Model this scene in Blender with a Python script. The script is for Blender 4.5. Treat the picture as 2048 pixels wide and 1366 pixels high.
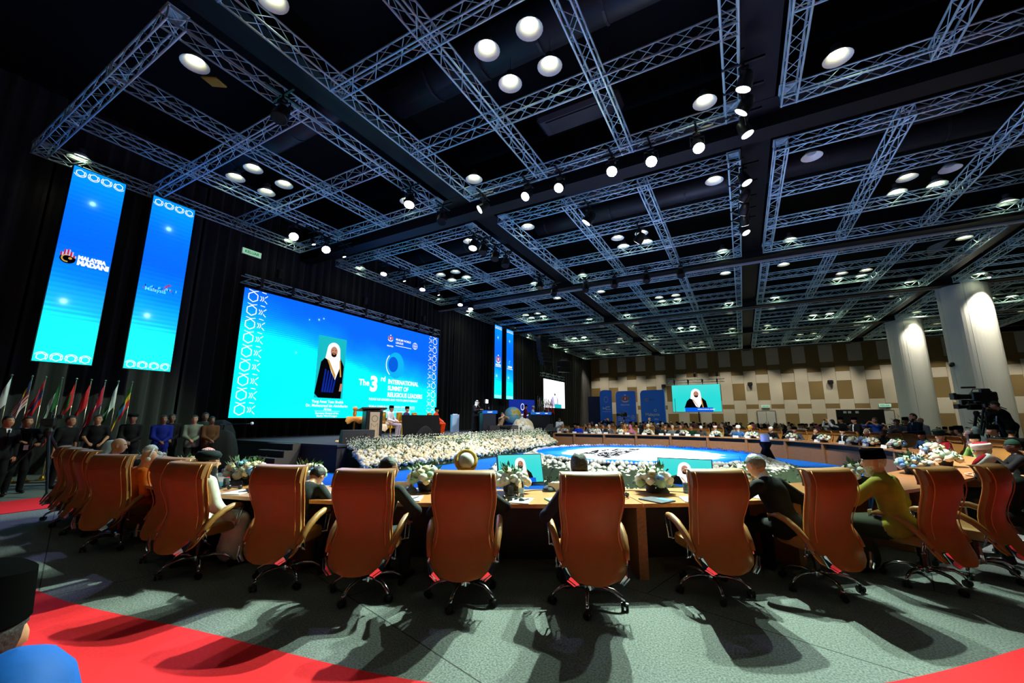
import bpy, bmesh, math, random
import numpy as np
from mathutils import Vector, Matrix
for _o in list(bpy.data.objects): bpy.data.objects.remove(_o)
SC = bpy.context.scene
COL = SC.collection
rnd = random.Random(7)
PI = math.pi
# ---------------------------------------------------------------- camera
CAM_H = 1.65; FPX = 816.4; PITCH = .1845; YAW = .5082; ROLL = .0029
cam = bpy.data.objects.new('camera', bpy.data.cameras.new('camera')); COL.objects.link(cam)
cam.data.sensor_width = 36; cam.data.lens = FPX / 2048 * 36
cam.data.clip_start = .05; cam.data.clip_end = 200
cam.matrix_world = (Matrix.Translation((0, 0, CAM_H)) @ Matrix.Rotation(YAW, 4, 'Z')
                    @ Matrix.Rotation(PI / 2 + PITCH, 4, 'X') @ Matrix.Rotation(ROLL, 4, 'Z'))
SC.camera = cam
_R3 = cam.matrix_world.to_3x3()
def ray(x, y): return _R3 @ Vector((x - 1024, 683 - y, -FPX))
def onz(x, y, z):
    d = ray(x, y); return Vector((0, 0, CAM_H)) + d * ((z - CAM_H) / d.z)
def onx(x, y, X):
    d = ray(x, y); return Vector((0, 0, CAM_H)) + d * (X / d.x)
def ony(x, y, Y):
    d = ray(x, y); return Vector((0, 0, CAM_H)) + d * (Y / d.y)
# ---------------------------------------------------------------- world, exposure
W = bpy.data.worlds.new('hall_air'); SC.world = W; W.use_nodes = True
W.node_tree.nodes['Background'].inputs[0].default_value = (.55, .75, 1, 1)
W.node_tree.nodes['Background'].inputs[1].default_value = .006
SC.view_settings.view_transform = 'Standard'; SC.view_settings.look = 'None'
SC.view_settings.exposure = 0.0; SC.view_settings.gamma = 1.0
SC.view_settings.use_curve_mapping = False
# light levels (the lamps themselves are built with their fixtures)
KEY_W = 4900; STAGE_W = 2600; PEND_E = 22; PEND_FAR = 90; PEND_FILL = 62; SCREEN_E = 1.6; FLOOR_E = 5.0
# ---------------------------------------------------------------- materials
_mats = {}
def lin(c):
    if isinstance(c, str):
        c = tuple(int(c[i:i + 2], 16) / 255 for i in (0, 2, 4))
    return tuple(v / 12.92 if v <= .04045 else ((v + .055) / 1.055) ** 2.4 for v in c[:3])
def mat(name, col, rough=.6, metal=0., emit=None, es=0., var=0., scale=30., bump=0., sheen=0., trans=0., spec=None, wave=None):
    if name in _mats: return _mats[name]
    m = bpy.data.materials.new(name); m.use_nodes = True; _mats[name] = m
    nt = m.node_tree; b = nt.nodes['Principled BSDF']
    c = lin(col); b.inputs['Base Color'].default_value = (*c, 1)
    b.inputs['Roughness'].default_value = rough; b.inputs['Metallic'].default_value = metal
    if spec is not None: b.inputs['Specular IOR Level'].default_value = spec
    if sheen: b.inputs['Sheen Weight'].default_value = sheen
    if trans: b.inputs['Transmission Weight'].default_value = trans
    if emit is not None:
        b.inputs['Emission Color'].default_value = (*lin(emit), 1); b.inputs['Emission Strength'].default_value = es
    if var or bump:
        tc = nt.nodes.new('ShaderNodeTexCoord')
        if wave:
            n = nt.nodes.new('ShaderNodeTexNoise')
            mp = nt.nodes.new('ShaderNodeMapping'); mp.inputs['Scale'].default_value = wave
            nt.links.new(tc.outputs['Object'], mp.inputs['Vector']); nt.links.new(mp.outputs[0], n.inputs['Vector'])
        else:
            n = nt.nodes.new('ShaderNodeTexNoise'); nt.links.new(tc.outputs['Object'], n.inputs['Vector'])
        n.inputs['Scale'].default_value = scale; n.inputs['Detail'].default_value = 6
        if var:
            mr = nt.nodes.new('ShaderNodeMapRange'); mr.inputs[1].default_value = .3; mr.inputs[2].default_value = .7
            mr.inputs[3].default_value = 1 - var; mr.inputs[4].default_value = 1 + var
            nt.links.new(n.outputs['Fac'], mr.inputs[0])
            mx = nt.nodes.new('ShaderNodeMix'); mx.data_type = 'RGBA'; mx.blend_type = 'MULTIPLY'
            mx.inputs[0].default_value = 1; mx.inputs[6].default_value = (*c, 1)
            nt.links.new(mr.outputs[0], mx.inputs[7]); nt.links.new(mx.outputs[2], b.inputs['Base Color'])
        if bump:
            bp = nt.nodes.new('ShaderNodeBump'); bp.inputs['Strength'].default_value = bump; bp.inputs['Distance'].default_value = .02
            nt.links.new(n.outputs['Fac'], bp.inputs['Height']); nt.links.new(bp.outputs[0], b.inputs['Normal'])
    return m
def flat(name, col, es=1.0):
    """a lit picture element: pure emission plus a dark gloss-free base"""
    return mat(name, (0.01, .01, .01), .8, emit=col, es=es, spec=.1)
# ---------------------------------------------------------------- mesh builder
class MB:
    def __init__(s): s.v = []; s.f = []; s.m = []
    def add(s, vs, fs, mi=0, M=None):
        o = len(s.v)
        s.v += [tuple(M @ Vector(p)) for p in vs] if M is not None else [tuple(p) for p in vs]
        s.f += [tuple(i + o for i in f) for f in fs]; s.m += [mi] * len(fs)
        return s
    def box(s, c, d, mi=0, M=None, rz=0):
        x, y, z = (k / 2 for k in d)
        vs = [(a * x, b * y, e * z) for e in (-1, 1) for b in (-1, 1) for a in (-1, 1)]
        T = Matrix.Translation(c) @ Matrix.Rotation(rz, 4, 'Z')
        if M is not None: T = M @ T
        return s.add(vs, [(0, 2, 3, 1), (4, 5, 7, 6), (0, 1, 5, 4), (2, 6, 7, 3), (0, 4, 6, 2), (1, 3, 7, 5)], mi, T)
    def bbox(s, a, b, mi=0, M=None):
        return s.box([(p + q) / 2 for p, q in zip(a, b)], [abs(q - p) for p, q in zip(a, b)], mi, M)
    def bev(s, c, d, r, mi=0, M=None, rz=0):
        """box with chamfered edges"""
        h = [k / 2 for k in d]; r = min(r, min(h) * .95); vs = []; ids = {}
        for sx in (-1, 1):
            for sy in (-1, 1):
                for sz in (-1, 1):
                    for ax in range(3):
                        p = [sx * (h[0] - r), sy * (h[1] - r), sz * (h[2] - r)]
                        p[ax] = (sx, sy, sz)[ax] * h[ax]
                        ids[(sx, sy, sz, ax)] = len(vs); vs.append(tuple(p))
        fs = []
        for ax in range(3):
            u, w = [k for k in range(3) if k != ax]
            for sg in (-1, 1):
                q = []
                for a, b in ((-1, -1), (1, -1), (1, 1), (-1, 1)):
                    k = [0, 0, 0]; k[ax] = sg; k[u] = a; k[w] = b; q.append(ids[(*k, ax)])
                fs.append(tuple(q if (sg > 0) != (ax == 1) else q[::-1]))
        for ax in range(3):
            u, w = [k for k in range(3) if k != ax]
            for a in (-1, 1):
                for b in (-1, 1):
                    k0 = [0, 0, 0]; k1 = [0, 0, 0]; k0[ax] = -1; k1[ax] = 1
                    for k in (k0, k1): k[u] = a; k[w] = b
                    fs.append((ids[(*k0, u)], ids[(*k1, u)], ids[(*k1, w)], ids[(*k0, w)]))
        for sx in (-1, 1):
            for sy in (-1, 1):
                for sz in (-1, 1): fs.append(tuple(ids[(sx, sy, sz, ax)] for ax in range(3)))
        T = Matrix.Translation(c) @ Matrix.Rotation(rz, 4, 'Z')
        if M is not None: T = M @ T
        return s.add(vs, fs, mi, T)
    def tube(s, pts, r, n=8, mi=0, M=None, caps=True, closed=False):
        pts = [Vector(p) for p in pts]; k = len(pts)
        rs = r if isinstance(r, (list, tuple)) else [r] * k
        vs = []; fs = []; up = None
        for i, p in enumerate(pts):
            if closed: t = pts[(i + 1) % k] - pts[i - 1]
            else: t = pts[min(i + 1, k - 1)] - pts[max(i - 1, 0)]
            if t.length < 1e-9: t = Vector((0, 0, 1))
            t.normalize()
            if up is None: up = Vector((0, 0, 1)) if abs(t.z) < .9 else Vector((1, 0, 0))
            a = t.cross(up)
            if a.length < 1e-6: a = t.cross(Vector((1, 0, .3)))
            a.normalize(); b = a.cross(t).normalized(); up = b
            vs += [tuple(p + a * (rs[i] * math.cos(2 * PI * j / n)) + b * (rs[i] * math.sin(2 * PI * j / n))) for j in range(n)]
        for i in range(k if closed else k - 1):
            o0 = i * n; o1 = ((i + 1) % k) * n
            for j in range(n): fs.append((o0 + j, o0 + (j + 1) % n, o1 + (j + 1) % n, o1 + j))
        if caps and not closed: fs += [tuple(range(n))[::-1], tuple(range((k - 1) * n, k * n))]
        return s.add(vs, fs, mi, M)
    def lathe(s, prof, n=16, mi=0, M=None, sx=1, sy=1):
        vs = []; fs = []
        for r, z in prof: vs += [(sx * r * math.cos(2 * PI * j / n), sy * r * math.sin(2 * PI * j / n), z) for j in range(n)]
        for i in range(len(prof) - 1):
            for j in range(n): fs.append((i * n + j, i * n + (j + 1) % n, (i + 1) * n + (j + 1) % n, (i + 1) * n + j))
        if prof[0][0] > 1e-4: fs.append(tuple(range(n))[::-1])
        if prof[-1][0] > 1e-4: fs.append(tuple(range((len(prof) - 1) * n, len(prof) * n)))
        return s.add(vs, fs, mi, M)
    def ball(s, c, r, n=10, k=7, mi=0, M=None):
        r3 = r if isinstance(r, (list, tuple)) else (r, r, r)
        T = Matrix.Translation(c) @ Matrix.Diagonal((*r3, 1))
        if M is not None: T = M @ T
        return s.lathe([(max(math.sin(PI * i / k), 1e-5), -math.cos(PI * i / k)) for i in range(k + 1)], n, mi, T)
    def poly(s, pts, mi=0, M=None): return s.add([p if len(p) == 3 else (*p, 0) for p in pts], [tuple(range(len(pts)))], mi, M)
    def prism(s, pts, z0, z1, mi=0, M=None):
        n = len(pts); vs = [(p[0], p[1], z0) for p in pts] + [(p[0], p[1], z1) for p in pts]
        fs = [tuple(range(n))[::-1], tuple(range(n, 2 * n))] + [(i, (i + 1) % n, n + (i + 1) % n, n + i) for i in range(n)]
        return s.add(vs, fs, mi, M)
    def grid(s, rows, mi=0, M=None):
        n = len(rows[0]); vs = [p for r in rows for p in r]
        return s.add(vs, [(i * n + j, i * n + j + 1, (i + 1) * n + j + 1, (i + 1) * n + j) for i in range(len(rows) - 1) for j in range(n - 1)], mi, M)
    def mesh(s, name, mats, smooth=False):
        me = bpy.data.meshes.new(name); me.from_pydata(s.v, [], s.f)
        for m in (mats if isinstance(mats, (list, tuple)) else [mats]): me.materials.append(m)
        if any(s.m): me.polygons.foreach_set('material_index', s.m)
        if smooth:
            me.polygons.foreach_set('use_smooth', [True] * len(me.polygons))
            if smooth == 'a':
                try: me.set_sharp_from_angle(angle=math.radians(38))
                except Exception: pass
        me.update(); return me
    def obj(s, name, mats, parent=None, smooth=False):
        return link(name, s.mesh(name, mats, smooth), parent)
def link(name, me, parent=None):
    o = bpy.data.objects.new(name, me); COL.objects.link(o)
    if parent is not None: o.parent = parent
    return o
def tag(o, label=None, cat=None, group=None, kind=None):
    if label: o['label'] = label
    if cat: o['category'] = cat
    if group: o['group'] = group
    if kind: o['kind'] = kind
    return o
def thing(name, label, cat, loc=(0, 0, 0), rz=0, group=None):
    o = bpy.data.objects.new(name, None); COL.objects.link(o); o.empty_display_size = .1
    o.location = loc; o.rotation_euler = (0, 0, rz); return tag(o, label, cat, group)
def struct(o): o['kind'] = 'structure'; return o
_kids = {}
def dup(root, loc=None, rz=None, label=None, group=None):
    def kids(o):
        if o.name not in _kids: _kids[o.name] = list(o.children)
        return _kids[o.name]
    r = root.copy(); COL.objects.link(r)
    if loc is not None: r.location = loc
    if rz is not None: r.rotation_euler = (0, 0, rz)
    if label: r['label'] = label
    if group: r['group'] = group
    for ch in kids(root):
        c = ch.copy(); COL.objects.link(c); c.parent = r
        for g in kids(ch):
            d = g.copy(); COL.objects.link(d); d.parent = c
    return r
def text_mesh(s, size, mb, x=0, y=0, z=.004, align='LEFT', mi=0, bold=.0, sx=1.):
    cu = bpy.data.curves.new('t', 'FONT'); cu.body = s; cu.size = size; cu.align_x = align; cu.offset = bold; cu.resolution_u = 3
    cu.fill_mode = 'FRONT'
    o = bpy.data.objects.new('t', cu); COL.objects.link(o)
    me = bpy.data.meshes.new_from_object(o)
    mb.add([(v.co.x * sx + x, v.co.y + y, z) for v in me.vertices], [tuple(p.vertices) for p in me.polygons], mi)
    bpy.data.objects.remove(o); bpy.data.curves.remove(cu); bpy.data.meshes.remove(me)
# common materials
BLACK = mat('black_paint', (.05, .05, .055), .6)
BLACKG = mat('black_plastic', (.07, .07, .075), .35)
CHROME = mat('chrome', (.82, .84, .86), .12, 1.)
ALU = mat('aluminium_truss', (.76, .88, .90), .42, .3)
WOOD = mat('oak_veneer', '9c6a42', .42, var=.22, scale=3.5, wave=(1.2, 14, 14), bump=.03)
TABLE = mat('oak_table_top', 'b3794a', .3, var=.16, scale=3, wave=(1.2, 12, 12))
WHITE = mat('white_plastic', (.85, .86, .86), .4)
PAPER = mat('paper', (.88, .89, .9), .7)
# ================================================================ the hall
CARPET = mat('grey_carpet', (.40, .415, .41), .95, var=.5, scale=70, bump=.3, spec=.1)
BLUECARPET = mat('blue_carpet', (.10, .40, .78), .95, var=.08, scale=120, spec=.1)
REDCARPET = mat('red_carpet', (.83, .15, .18), .95, var=.1, scale=60, spec=.1)
DECK = mat('stage_deck_carpet', (.22, .23, .26), .9, var=.2, scale=120, spec=.15)
SKIRT = mat('stage_skirt', (.15, .15, .165), .9, var=.15, scale=60)
CURT = mat('black_drape', (.17, .17, .17), .85, sheen=.25, spec=.15)
CEIL = mat('black_ceiling', (.05, .053, .06), .9, spec=.2)
BEAM = mat('painted_beam', (.055, .06, .07), .55, spec=.3)
DUCT = mat('duct_metal', (.17, .18, .2), .5, .3)
BEIGE = mat('beige_wall_panel', (.66, .63, .57), .85, var=.05, scale=40)
BROWN = mat('ochre_wall_panel', (.42, .345, .19), .85, var=.06, scale=40)
fl = MB().bbox((-18.4, -7, -.1), (32, 54.6, 0)).obj('floor', CARPET); struct(fl)
_nt = CARPET.node_tree; _tc = _nt.nodes.new('ShaderNodeTexCoord'); _bk = _nt.nodes.new('ShaderNodeTexBrick'); _bk.inputs['Scale'].default_value = 1.; _bk.inputs['Mortar Size'].default_value = .006; _bk.inputs['Brick Width'].default_value = 4.; _bk.inputs['Row Height'].default_value = 2.
_bk.inputs['Color1'].default_value = _bk.inputs['Color2'].default_value = (1, 1, 1, 1); _bk.inputs['Mortar'].default_value = (.3, .3, .3, 1)
_mp = _nt.nodes.new('ShaderNodeMapping'); _mp.inputs['Rotation'].default_value = (0, 0, .25); _nt.links.new(_tc.outputs['Object'], _mp.inputs[0]); _nt.links.new(_mp.outputs[0], _bk.inputs['Vector'])
_mx = _nt.nodes.new('ShaderNodeMix'); _mx.data_type = 'RGBA'; _mx.blend_type = 'MULTIPLY'; _mx.inputs[0].default_value = 1
_pb = _nt.nodes['Principled BSDF']; _src = _pb.inputs['Base Color'].links[0].from_socket; _nt.links.new(_src, _mx.inputs[6]); _nt.links.new(_bk.outputs['Color'], _mx.inputs[7]); _nt.links.new(_mx.outputs[2], _pb.inputs['Base Color'])
cl = MB().bbox((-18.4, -7, 11.6), (32, 54.6, 11.8)).obj('ceiling', CEIL); struct(cl)
struct(MB().bbox((-18.4, -7, 0), (-18.2, 54.6, 11.6)).obj('wall_left', CEIL))
wb = struct(MB().bbox((-18.2, 54.12, 0), (32, 54.4, 11.6)).obj('wall_back', mat('wall_joint', (.2, .19, .17), .9)))
# woven panel cladding of the back wall, one object per panel
ZA = [(7.58, 9.75, 0), (7.0, 7.58, 1), (3.18, 7.0, 0), (2.70, 3.18, 1), (.02, 2.70, 0)]
ZB = [(6.55, 9.75, 1), (5.57, 6.55, 0), (3.66, 5.57, 1), (2.16, 3.66, 0), (.02, 2.16, 1)]
_pm = {}
for k in range(-1, 40):
    x0 = -16.49 + 1.21 * k
    for z0, z1, c in (ZA if k % 2 == 0 else ZB):
        key = (z0, z1, c)
        if key not in _pm:
            _pm[key] = MB().bev((0, 0, 0), (1.196, .06, z1 - z0 - .014), .008).mesh('wall_panel', BROWN if c else BEIGE)
        p = link('wall_panel', _pm[key], wb); p.location = (x0 + .605, 54.085, (z0 + z1) / 2)
# ------------------------------------------------ ring of tables: inner edge as a smooth path
RP = [(-12.2, 4.05), (-10.4, 3.78), (-8.2, 3.55), (-6.2, 3.5), (-4.6, 3.86), (-2.85, 4.62), (-1.5, 5.4), (-.42, 6.25), (.95, 7.65), (2.2, 9.6), (3.25, 11.7),
      (3.8, 13.8), (3.72, 16), (3.2, 18), (2.4, 19.5), (1.35, 20.85), (0, 21.9), (-1.5, 22.55), (-3.1, 22.85), (-6.3, 23.05), (-10, 23.1), (-12, 23.1)]
def catmull(P, n=14):
    out = []
    for i in range(1, len(P) - 2):
        p0, p1, p2, p3 = (Vector(q) for q in P[i - 1:i + 3])
        for k in range(n):
            t = k / n
            out.append(.5 * ((2 * p1) + (p2 - p0) * t + (2 * p0 - 5 * p1 + 4 * p2 - p3) * t * t + (3 * p1 - p0 - 3 * p2 + p3) * t ** 3))
    out.append(Vector(P[-2])); return out
_rp = catmull(RP); _rl = [0]
for a, b in zip(_rp, _rp[1:]): _rl.append(_rl[-1] + (b - a).length)
RING_L = _rl[-1]
def ring(s, off=0.):
    """point on the inner table edge at arc length s, moved outward by off; outward angle"""
    s = min(max(s, 0), RING_L - 1e-4)
    i = int(np.searchsorted(_rl, s, 'right')) - 1; i = min(i, len(_rp) - 2)
    t = (s - _rl[i]) / (_rl[i + 1] - _rl[i]); p = _rp[i].lerp(_rp[i + 1], t)
    a = _rp[max(i - 2, 0)]; b = _rp[min(i + 3, len(_rp) - 1)]; d = (b - a).normalized()
    n = Vector((d.y, -d.x)); return p + n * off, math.atan2(n.y, n.x)
def ring_s(x, y):
    return _rl[min(range(len(_rp)), key=lambda i: (_rp[i].x - x) ** 2 + (_rp[i].y - y) ** 2)]
TW = .9
# carpets
inner = [ring(s, .04)[0] for s in np.linspace(0, RING_L, 90)]
bl = [(p.x, p.y) for p in inner] + [(-10.9, 23.0), (-10.9, 8.6), (-12, 8.0), (-12.0, 4.6)]
tag(MB().prism(bl, .002, .008).obj('blue_carpet', BLUECARPET), 'bright blue carpet spread inside the ring of tables', 'carpet')
edge = [(-13.5, 1.7), (-7.6, 1.55), (-5.7, 1.56), (-3.84, 1.91), (-1.96, 2.27), (-.6, 2.85), (.54, 3.62), (1.65, 4.74), (3.0, 6.3), (4.3, 8.2), (5.6, 11)]
ed = catmull([(-16, 1.8)] + edge + [(6.5, 14)], 8)
out = [(q.x + (1.7 if q.x > -1 else (q.x + 5) * .4 if q.x > -5 else 0), q.y - 1.9) for q in ed][::-1]
tag(MB().prism([(q.x, q.y) for q in ed] + out, .002, .012).obj('red_carpet', REDCARPET), 'wide red carpet walkway curving behind the row of tan chairs', 'carpet')
tag(MB().prism([(-12.75, 1.75), (-11.2, 1.75), (-11.2, 4.4), (-11.75, 7.2), (-12.75, 7.2)], .002, .012).obj('red_carpet', REDCARPET),
    'narrow red carpet strip leading to the stage stairs past the flag stands', 'carpet')
# ------------------------------------------------ stage
SZ = .82
st = thing('stage', 'long low stage with dark carpeted deck and black skirt', 'stage', (0, 0, 0))
MB().bbox((-17.6, 8.5, SZ - .06), (-10.75, 34, SZ)).obj('deck', DECK, st)
MB().bbox((-17.55, 8.55, 0), (-10.8, 33.95, SZ - .06)).obj('skirt', SKIRT, st)
ss = thing('stage_stairs', 'four-step black carpeted staircase against the end of the stage', 'stairs', (0, 0, 0))
for i in range(4):
    z = SZ * (i + 1) / 4 - .004 * i
    MB().bbox((-13.9, 7.42 + .27 * i, z - .035), (-12.5, 7.42 + .27 * (i + 1) + .02, z)).obj('tread', DECK, ss)
    MB().bbox((-13.87, 7.44 + .27 * i, 0), (-12.55, 7.42 + .27 * (i + 1), z - .035)).obj('riser', SKIRT, ss)
pr = [(7.42, 0), (8.5, 0), (8.5, SZ - .01)] + [q for i in (3, 2, 1, 0) for q in ((7.42 + .27 * i, SZ * (i + 1) / 4), (7.42 + .27 * i, SZ * i / 4))]
mb = MB(); n = len(pr)
mb.add([(-12.55, a, b) for a, b in pr] + [(-12.48, a, b) for a, b in pr], [tuple(range(n)), tuple(range(n, 2 * n))[::-1]] + [(i, (i + 1) % n, n + (i + 1) % n, n + i) for i in range(n)])
mb.obj('side_panel', mat('stair_side', (.24, .2, .18), .8), ss)
# ------------------------------------------------ drapes along the stage wall
def drape(y0, y1, ph):
    n = int((y1 - y0) / .06); rows = []
    for z in (0.0, 2.5, 5, 7.5, 11.6):
        amp = .05 + .07 * (1 - z / 11)
        rows.append([(-17.95 + amp * math.sin(ph + i * .06 * 13 + .8 * math.sin(i * .06 * 3.1 + ph)) + .03 * math.sin(i * .06 * 31), y0 + (y1 - y0) * i / n, z) for i in range(n + 1)])
    return MB().grid(rows)
_y = -4.
_dl = ['behind the national flags', 'behind the first hanging banners', 'at the near edge of the big stage screen', 'behind the big stage screen', 'at the far edge of the big stage screen',
       'behind the stage podium', 'behind the far hanging banners', 'beside the globe and blue backdrop', 'behind the far side screen', 'in the far corner beside the panelled wall']
_ys = [-4, 3.1, 7.2, 10.2, 19.3, 23.5, 27, 33, 38.5, 46, 54]
for i in range(10):
    tag(drape(_ys[i] + .02, _ys[i + 1] - .02, i * 1.7).obj('stage_drape', CURT, None, True), 'pleated black drape hung from the ceiling ' + _dl[i], 'drape', 'black drapes along the stage wall')
# ------------------------------------------------ round pillars clad with fabric panels
PIL = mat('pillar_fabric', (.86, .86, .84), .85, var=.03, scale=50)
for (x, y, w) in ((11.45, 31.75, 'bearing a small dark camera'), (11.35, 41.2, 'closest to the panelled far wall'), (11.4, 21.3, 'standing nearest the truss over the tables')):
    t = thing('pillar', 'thick round pale fabric clad pillar ' + w, 'pillar', (x, y, 0))
    for k in range(6):
        a0 = 2 * PI * k / 6 + .25; mb = MB(); pts = []
        for j in range(9):
            a = a0 + .006 + (2 * PI / 6 - .012) * j / 8; pts.append((1.05 * math.cos(a), 1.05 * math.sin(a)))
        pts += [(p[0] * .93, p[1] * .93) for p in pts[::-1]]
        mb.prism(pts, .002, 11.58).obj('curved_panel', PIL, t)
    MB().lathe([(.96, .002), (.96, 11.58)], 32).obj('core', mat('wall_joint', (.2, .19, .17), .9), t)
# ------------------------------------------------ roof beams, partition track, ducts
n = 0
def trim(a, b, m=None):
    global n
    n += 1; return struct(MB().bbox(a, b).obj('trim_%d' % n, m or BEAM))
for y, w in ((11.53, .85), (21.35, .7), (31.05, .8), (40.65, .8), (50.4, .9)):
    trim((-18, y - w, 9.35), (32, y + w, 10.4))
    trim((-18, y - .28, 8.98), (32, y + .28, 9.35))
for x, w in ((-8.17, .42), (1.0, .36), (10.1, .4), (19.3, .4)):
    trim((x - w, 1, 9.36), (x + w, 54, 10.3))
TRK = mat('partition_track', (.62, .64, .66), .45)
trim((-18, 21.62, 8.92), (32, 21.82, 9.0), TRK); trim((-18, 31.32, 8.94), (32, 31.42, 9.0), TRK)
def duct(name, label, pts, r, cat='duct', seg=14):
    t = thing(name, label, cat, (0, 0, 0)); pts = [Vector(p) for p in pts]
    MB().tube(pts, r, seg).obj('shell', DUCT, t, True)
    L = (pts[-1] - pts[0]).length; k = max(2, int(L / 1.5))
    for i in range(k):
        p = pts[0].lerp(pts[-1], (i + .5) / k); d = (pts[-1] - pts[0]).normalized() * .03
        MB().tube([p - d, p + d], r * 1.05, seg).obj('joint_collar', DUCT, t)
    for i in (.2, .8):
        p = pts[0].lerp(pts[-1], i); MB().tube([p, (p.x, p.y, 11.62)], .012, 5).obj('hanger', BLACK, t)
duct('air_duct', 'wide silver air duct slung above the middle lighting truss', [(-8.6, 7.2, 10.5), (9.5, 7.2, 10.5)], .55)
duct('air_duct', 'silver air duct above the truss over the flags', [(-17, 6.6, 10.6), (-9, 6.6, 10.6)], .45)
duct('air_duct', 'silver air duct slung above the second row of trusses', [(-17, 16.4, 10.6), (19, 16.4, 10.6)], .45)
for i, (x, y, lb) in enumerate(((-3.2, 9.5, 'above the bright key lights'), (-4.0, 13.6, 'above the round LED floor'), (4.8, 14.0, 'above the right hand truss'))):
    t = thing('air_unit', 'grey ceiling air unit ' + lb, 'air unit', (x, y, 9.95))
    MB().bev((0, 0, 0), (2.3, .8, .42), .1).obj('casing', DUCT, t)
    MB().bbox((-.9, -.25, -.24), (.9, .25, -.2)).obj('grille', BLACK, t)
    for a in (-.9, .9): MB().tube([(a, 0, .2), (a, 0, 1.66)], .015, 5).obj('hanger', BLACK, t)
mb = MB(); mb.bev((0, 0, 0), (.42, .42, .06), .02)
o = mb.obj('yellow_panel', mat('yellow_paint', (.75, .55, .05), .6)); o.location = (-11.5, 4.35, 10.4); o.rotation_euler = (.2, .1, .5)
tag(o, 'small square yellow panel fixed under a dark duct above the trusses', 'panel')
link('hanger', MB().tube([(0, 0, .02), (0, 0, 1.25)], .012, 5).mesh('hanger', BLACK), o)
# far wall doors, exit signs, cameras
DOORM = mat('door_paint', (.62, .62, .6), .6)
d = struct(MB().bbox((1.38, 53.98, .0), (3.2, 54.06, 2.5)).obj('door_1', mat('door_frame', (.3, .3, .3), .6)))
for x0, x1 in ((1.46, 2.27), (2.3, 3.12)):
    l = MB().bev(((x0 + x1) / 2, 53.97, 1.21), (x1 - x0, .05, 2.38), .01).obj('door_leaf', DOORM, d)
    MB().bev(((x1 - .1) if x0 < 2 else (x0 + .1), 53.92, 1.1), (.04, .06, .4), .01).obj('door_handle', CHROME, l)
d = struct(MB().bbox((11.75, 53.98, .0), (13.1, 54.06, 2.5)).obj('door_2', mat('door_frame', (.3, .3, .3), .6)))
l = MB().bev((12.42, 53.97, 1.21), (1.2, .05, 2.38), .01).obj('door_leaf', DOORM, d)
MB().bev((12.9, 53.92, 1.1), (.04, .06, .4), .01).obj('door_handle', CHROME, l)
def exit_sign(loc, rz, w, lb, txt=True):
    t = thing('exit_sign', lb, 'exit sign', loc, rz)
    MB().bev((0, .03, 0), (w, .05, w * .34), .01).obj('casing', WHITE, t)
    p = MB().bbox((-w * .47, -.006, -w * .15), (w * .47, .004, w * .15)).obj('face', flat('exit_face', (.62, .85, .72), .8), t)
    mb = MB(); text_mesh('KELUAR', w * .2, mb, 0, -w * .07, .0, 'CENTER', bold=.004)
    q = mb.obj('lettering', flat('exit_green', (.0, .5, .25), .7), p); q.rotation_euler = (PI / 2, 0, 0); q.location = (0, -.009, 0)
    return t
exit_sign((12.45, 53.95, 2.95), 0, .95, 'lit green exit sign above the single door by the pillar')
exit_sign((2.3, 53.95, 2.95), 0, .8, 'lit exit sign above the double doors in the panelled wall')
e = exit_sign((-16.5, 8.35, 8.06), PI / 2, .75, 'lit exit sign hanging high above the corner of the big stage screen')
MB().tube([(0, .03, .1), (0, .03, 1.0)], .01, 5).obj('hanger_rod', BLACK, e)
# ================================================================ lighting trusses (box truss grids)
TL = 8.2; TB = .35; TZ = 8.95
def brace_mesh():
    mb = MB(); n = 22; h = TB / 2 - .025; st = (TL - .06) / n
    for i in range(n):
        a = -TL / 2 + .03 + st * i; b = a + st; s = 1 if i % 2 == 0 else -1
        for sy in (-h, h):
            mb.tube([(a, sy, -s * h), (b, sy, s * h)], .0095, 4, caps=False)
        for sz in (-h, h):
            mb.tube([(a, -s * h, sz), (b, s * h, sz)], .0095, 4, caps=False)
    for a in (-TL / 2 + .03, TL / 2 - .03) + tuple(-TL / 2 + TL * k / 3 for k in (1, 2)):
        for p, q in (((-h, -h), (h, -h)), ((h, -h), (h, h)), ((h, h), (-h, h)), ((-h, h), (-h, -h))):
            mb.tube([(a, *p), (a, *q)], .014, 4, caps=False)
    return mb.mesh('truss_beam', ALU)
_bm = brace_mesh()
_cm = MB().tube([(-TL / 2, 0, 0), (TL / 2, 0, 0)], .023, 7).mesh('chord', ALU, True)
_plate = MB().bev((0, 0, 0), (TB + .02, TB + .02, .012), .003).mesh('corner_plate', ALU)
CX = [-16.95, -7.6, 1.42, 10.65]; RY = [2.41, 12.45, 22.15, 31.85, 41.35]
_cn = ['nearest the stage', 'second from stage', 'third from stage', 'nearest the pillars']
_rn = ['above red carpet', 'past key lights', 'past grey track', 'over audience', 'by panelled wall']
def truss_beam(root, c, rz):
    b = link('truss_beam', _bm, root); b.location = c; b.rotation_euler = (0, 0, rz)
    h = TB / 2 - .025
    for sy in (-h, h):
        for sz in (-h, h):
            k = link('chord', _cm, b); k.location = (0, sy, sz)
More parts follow.
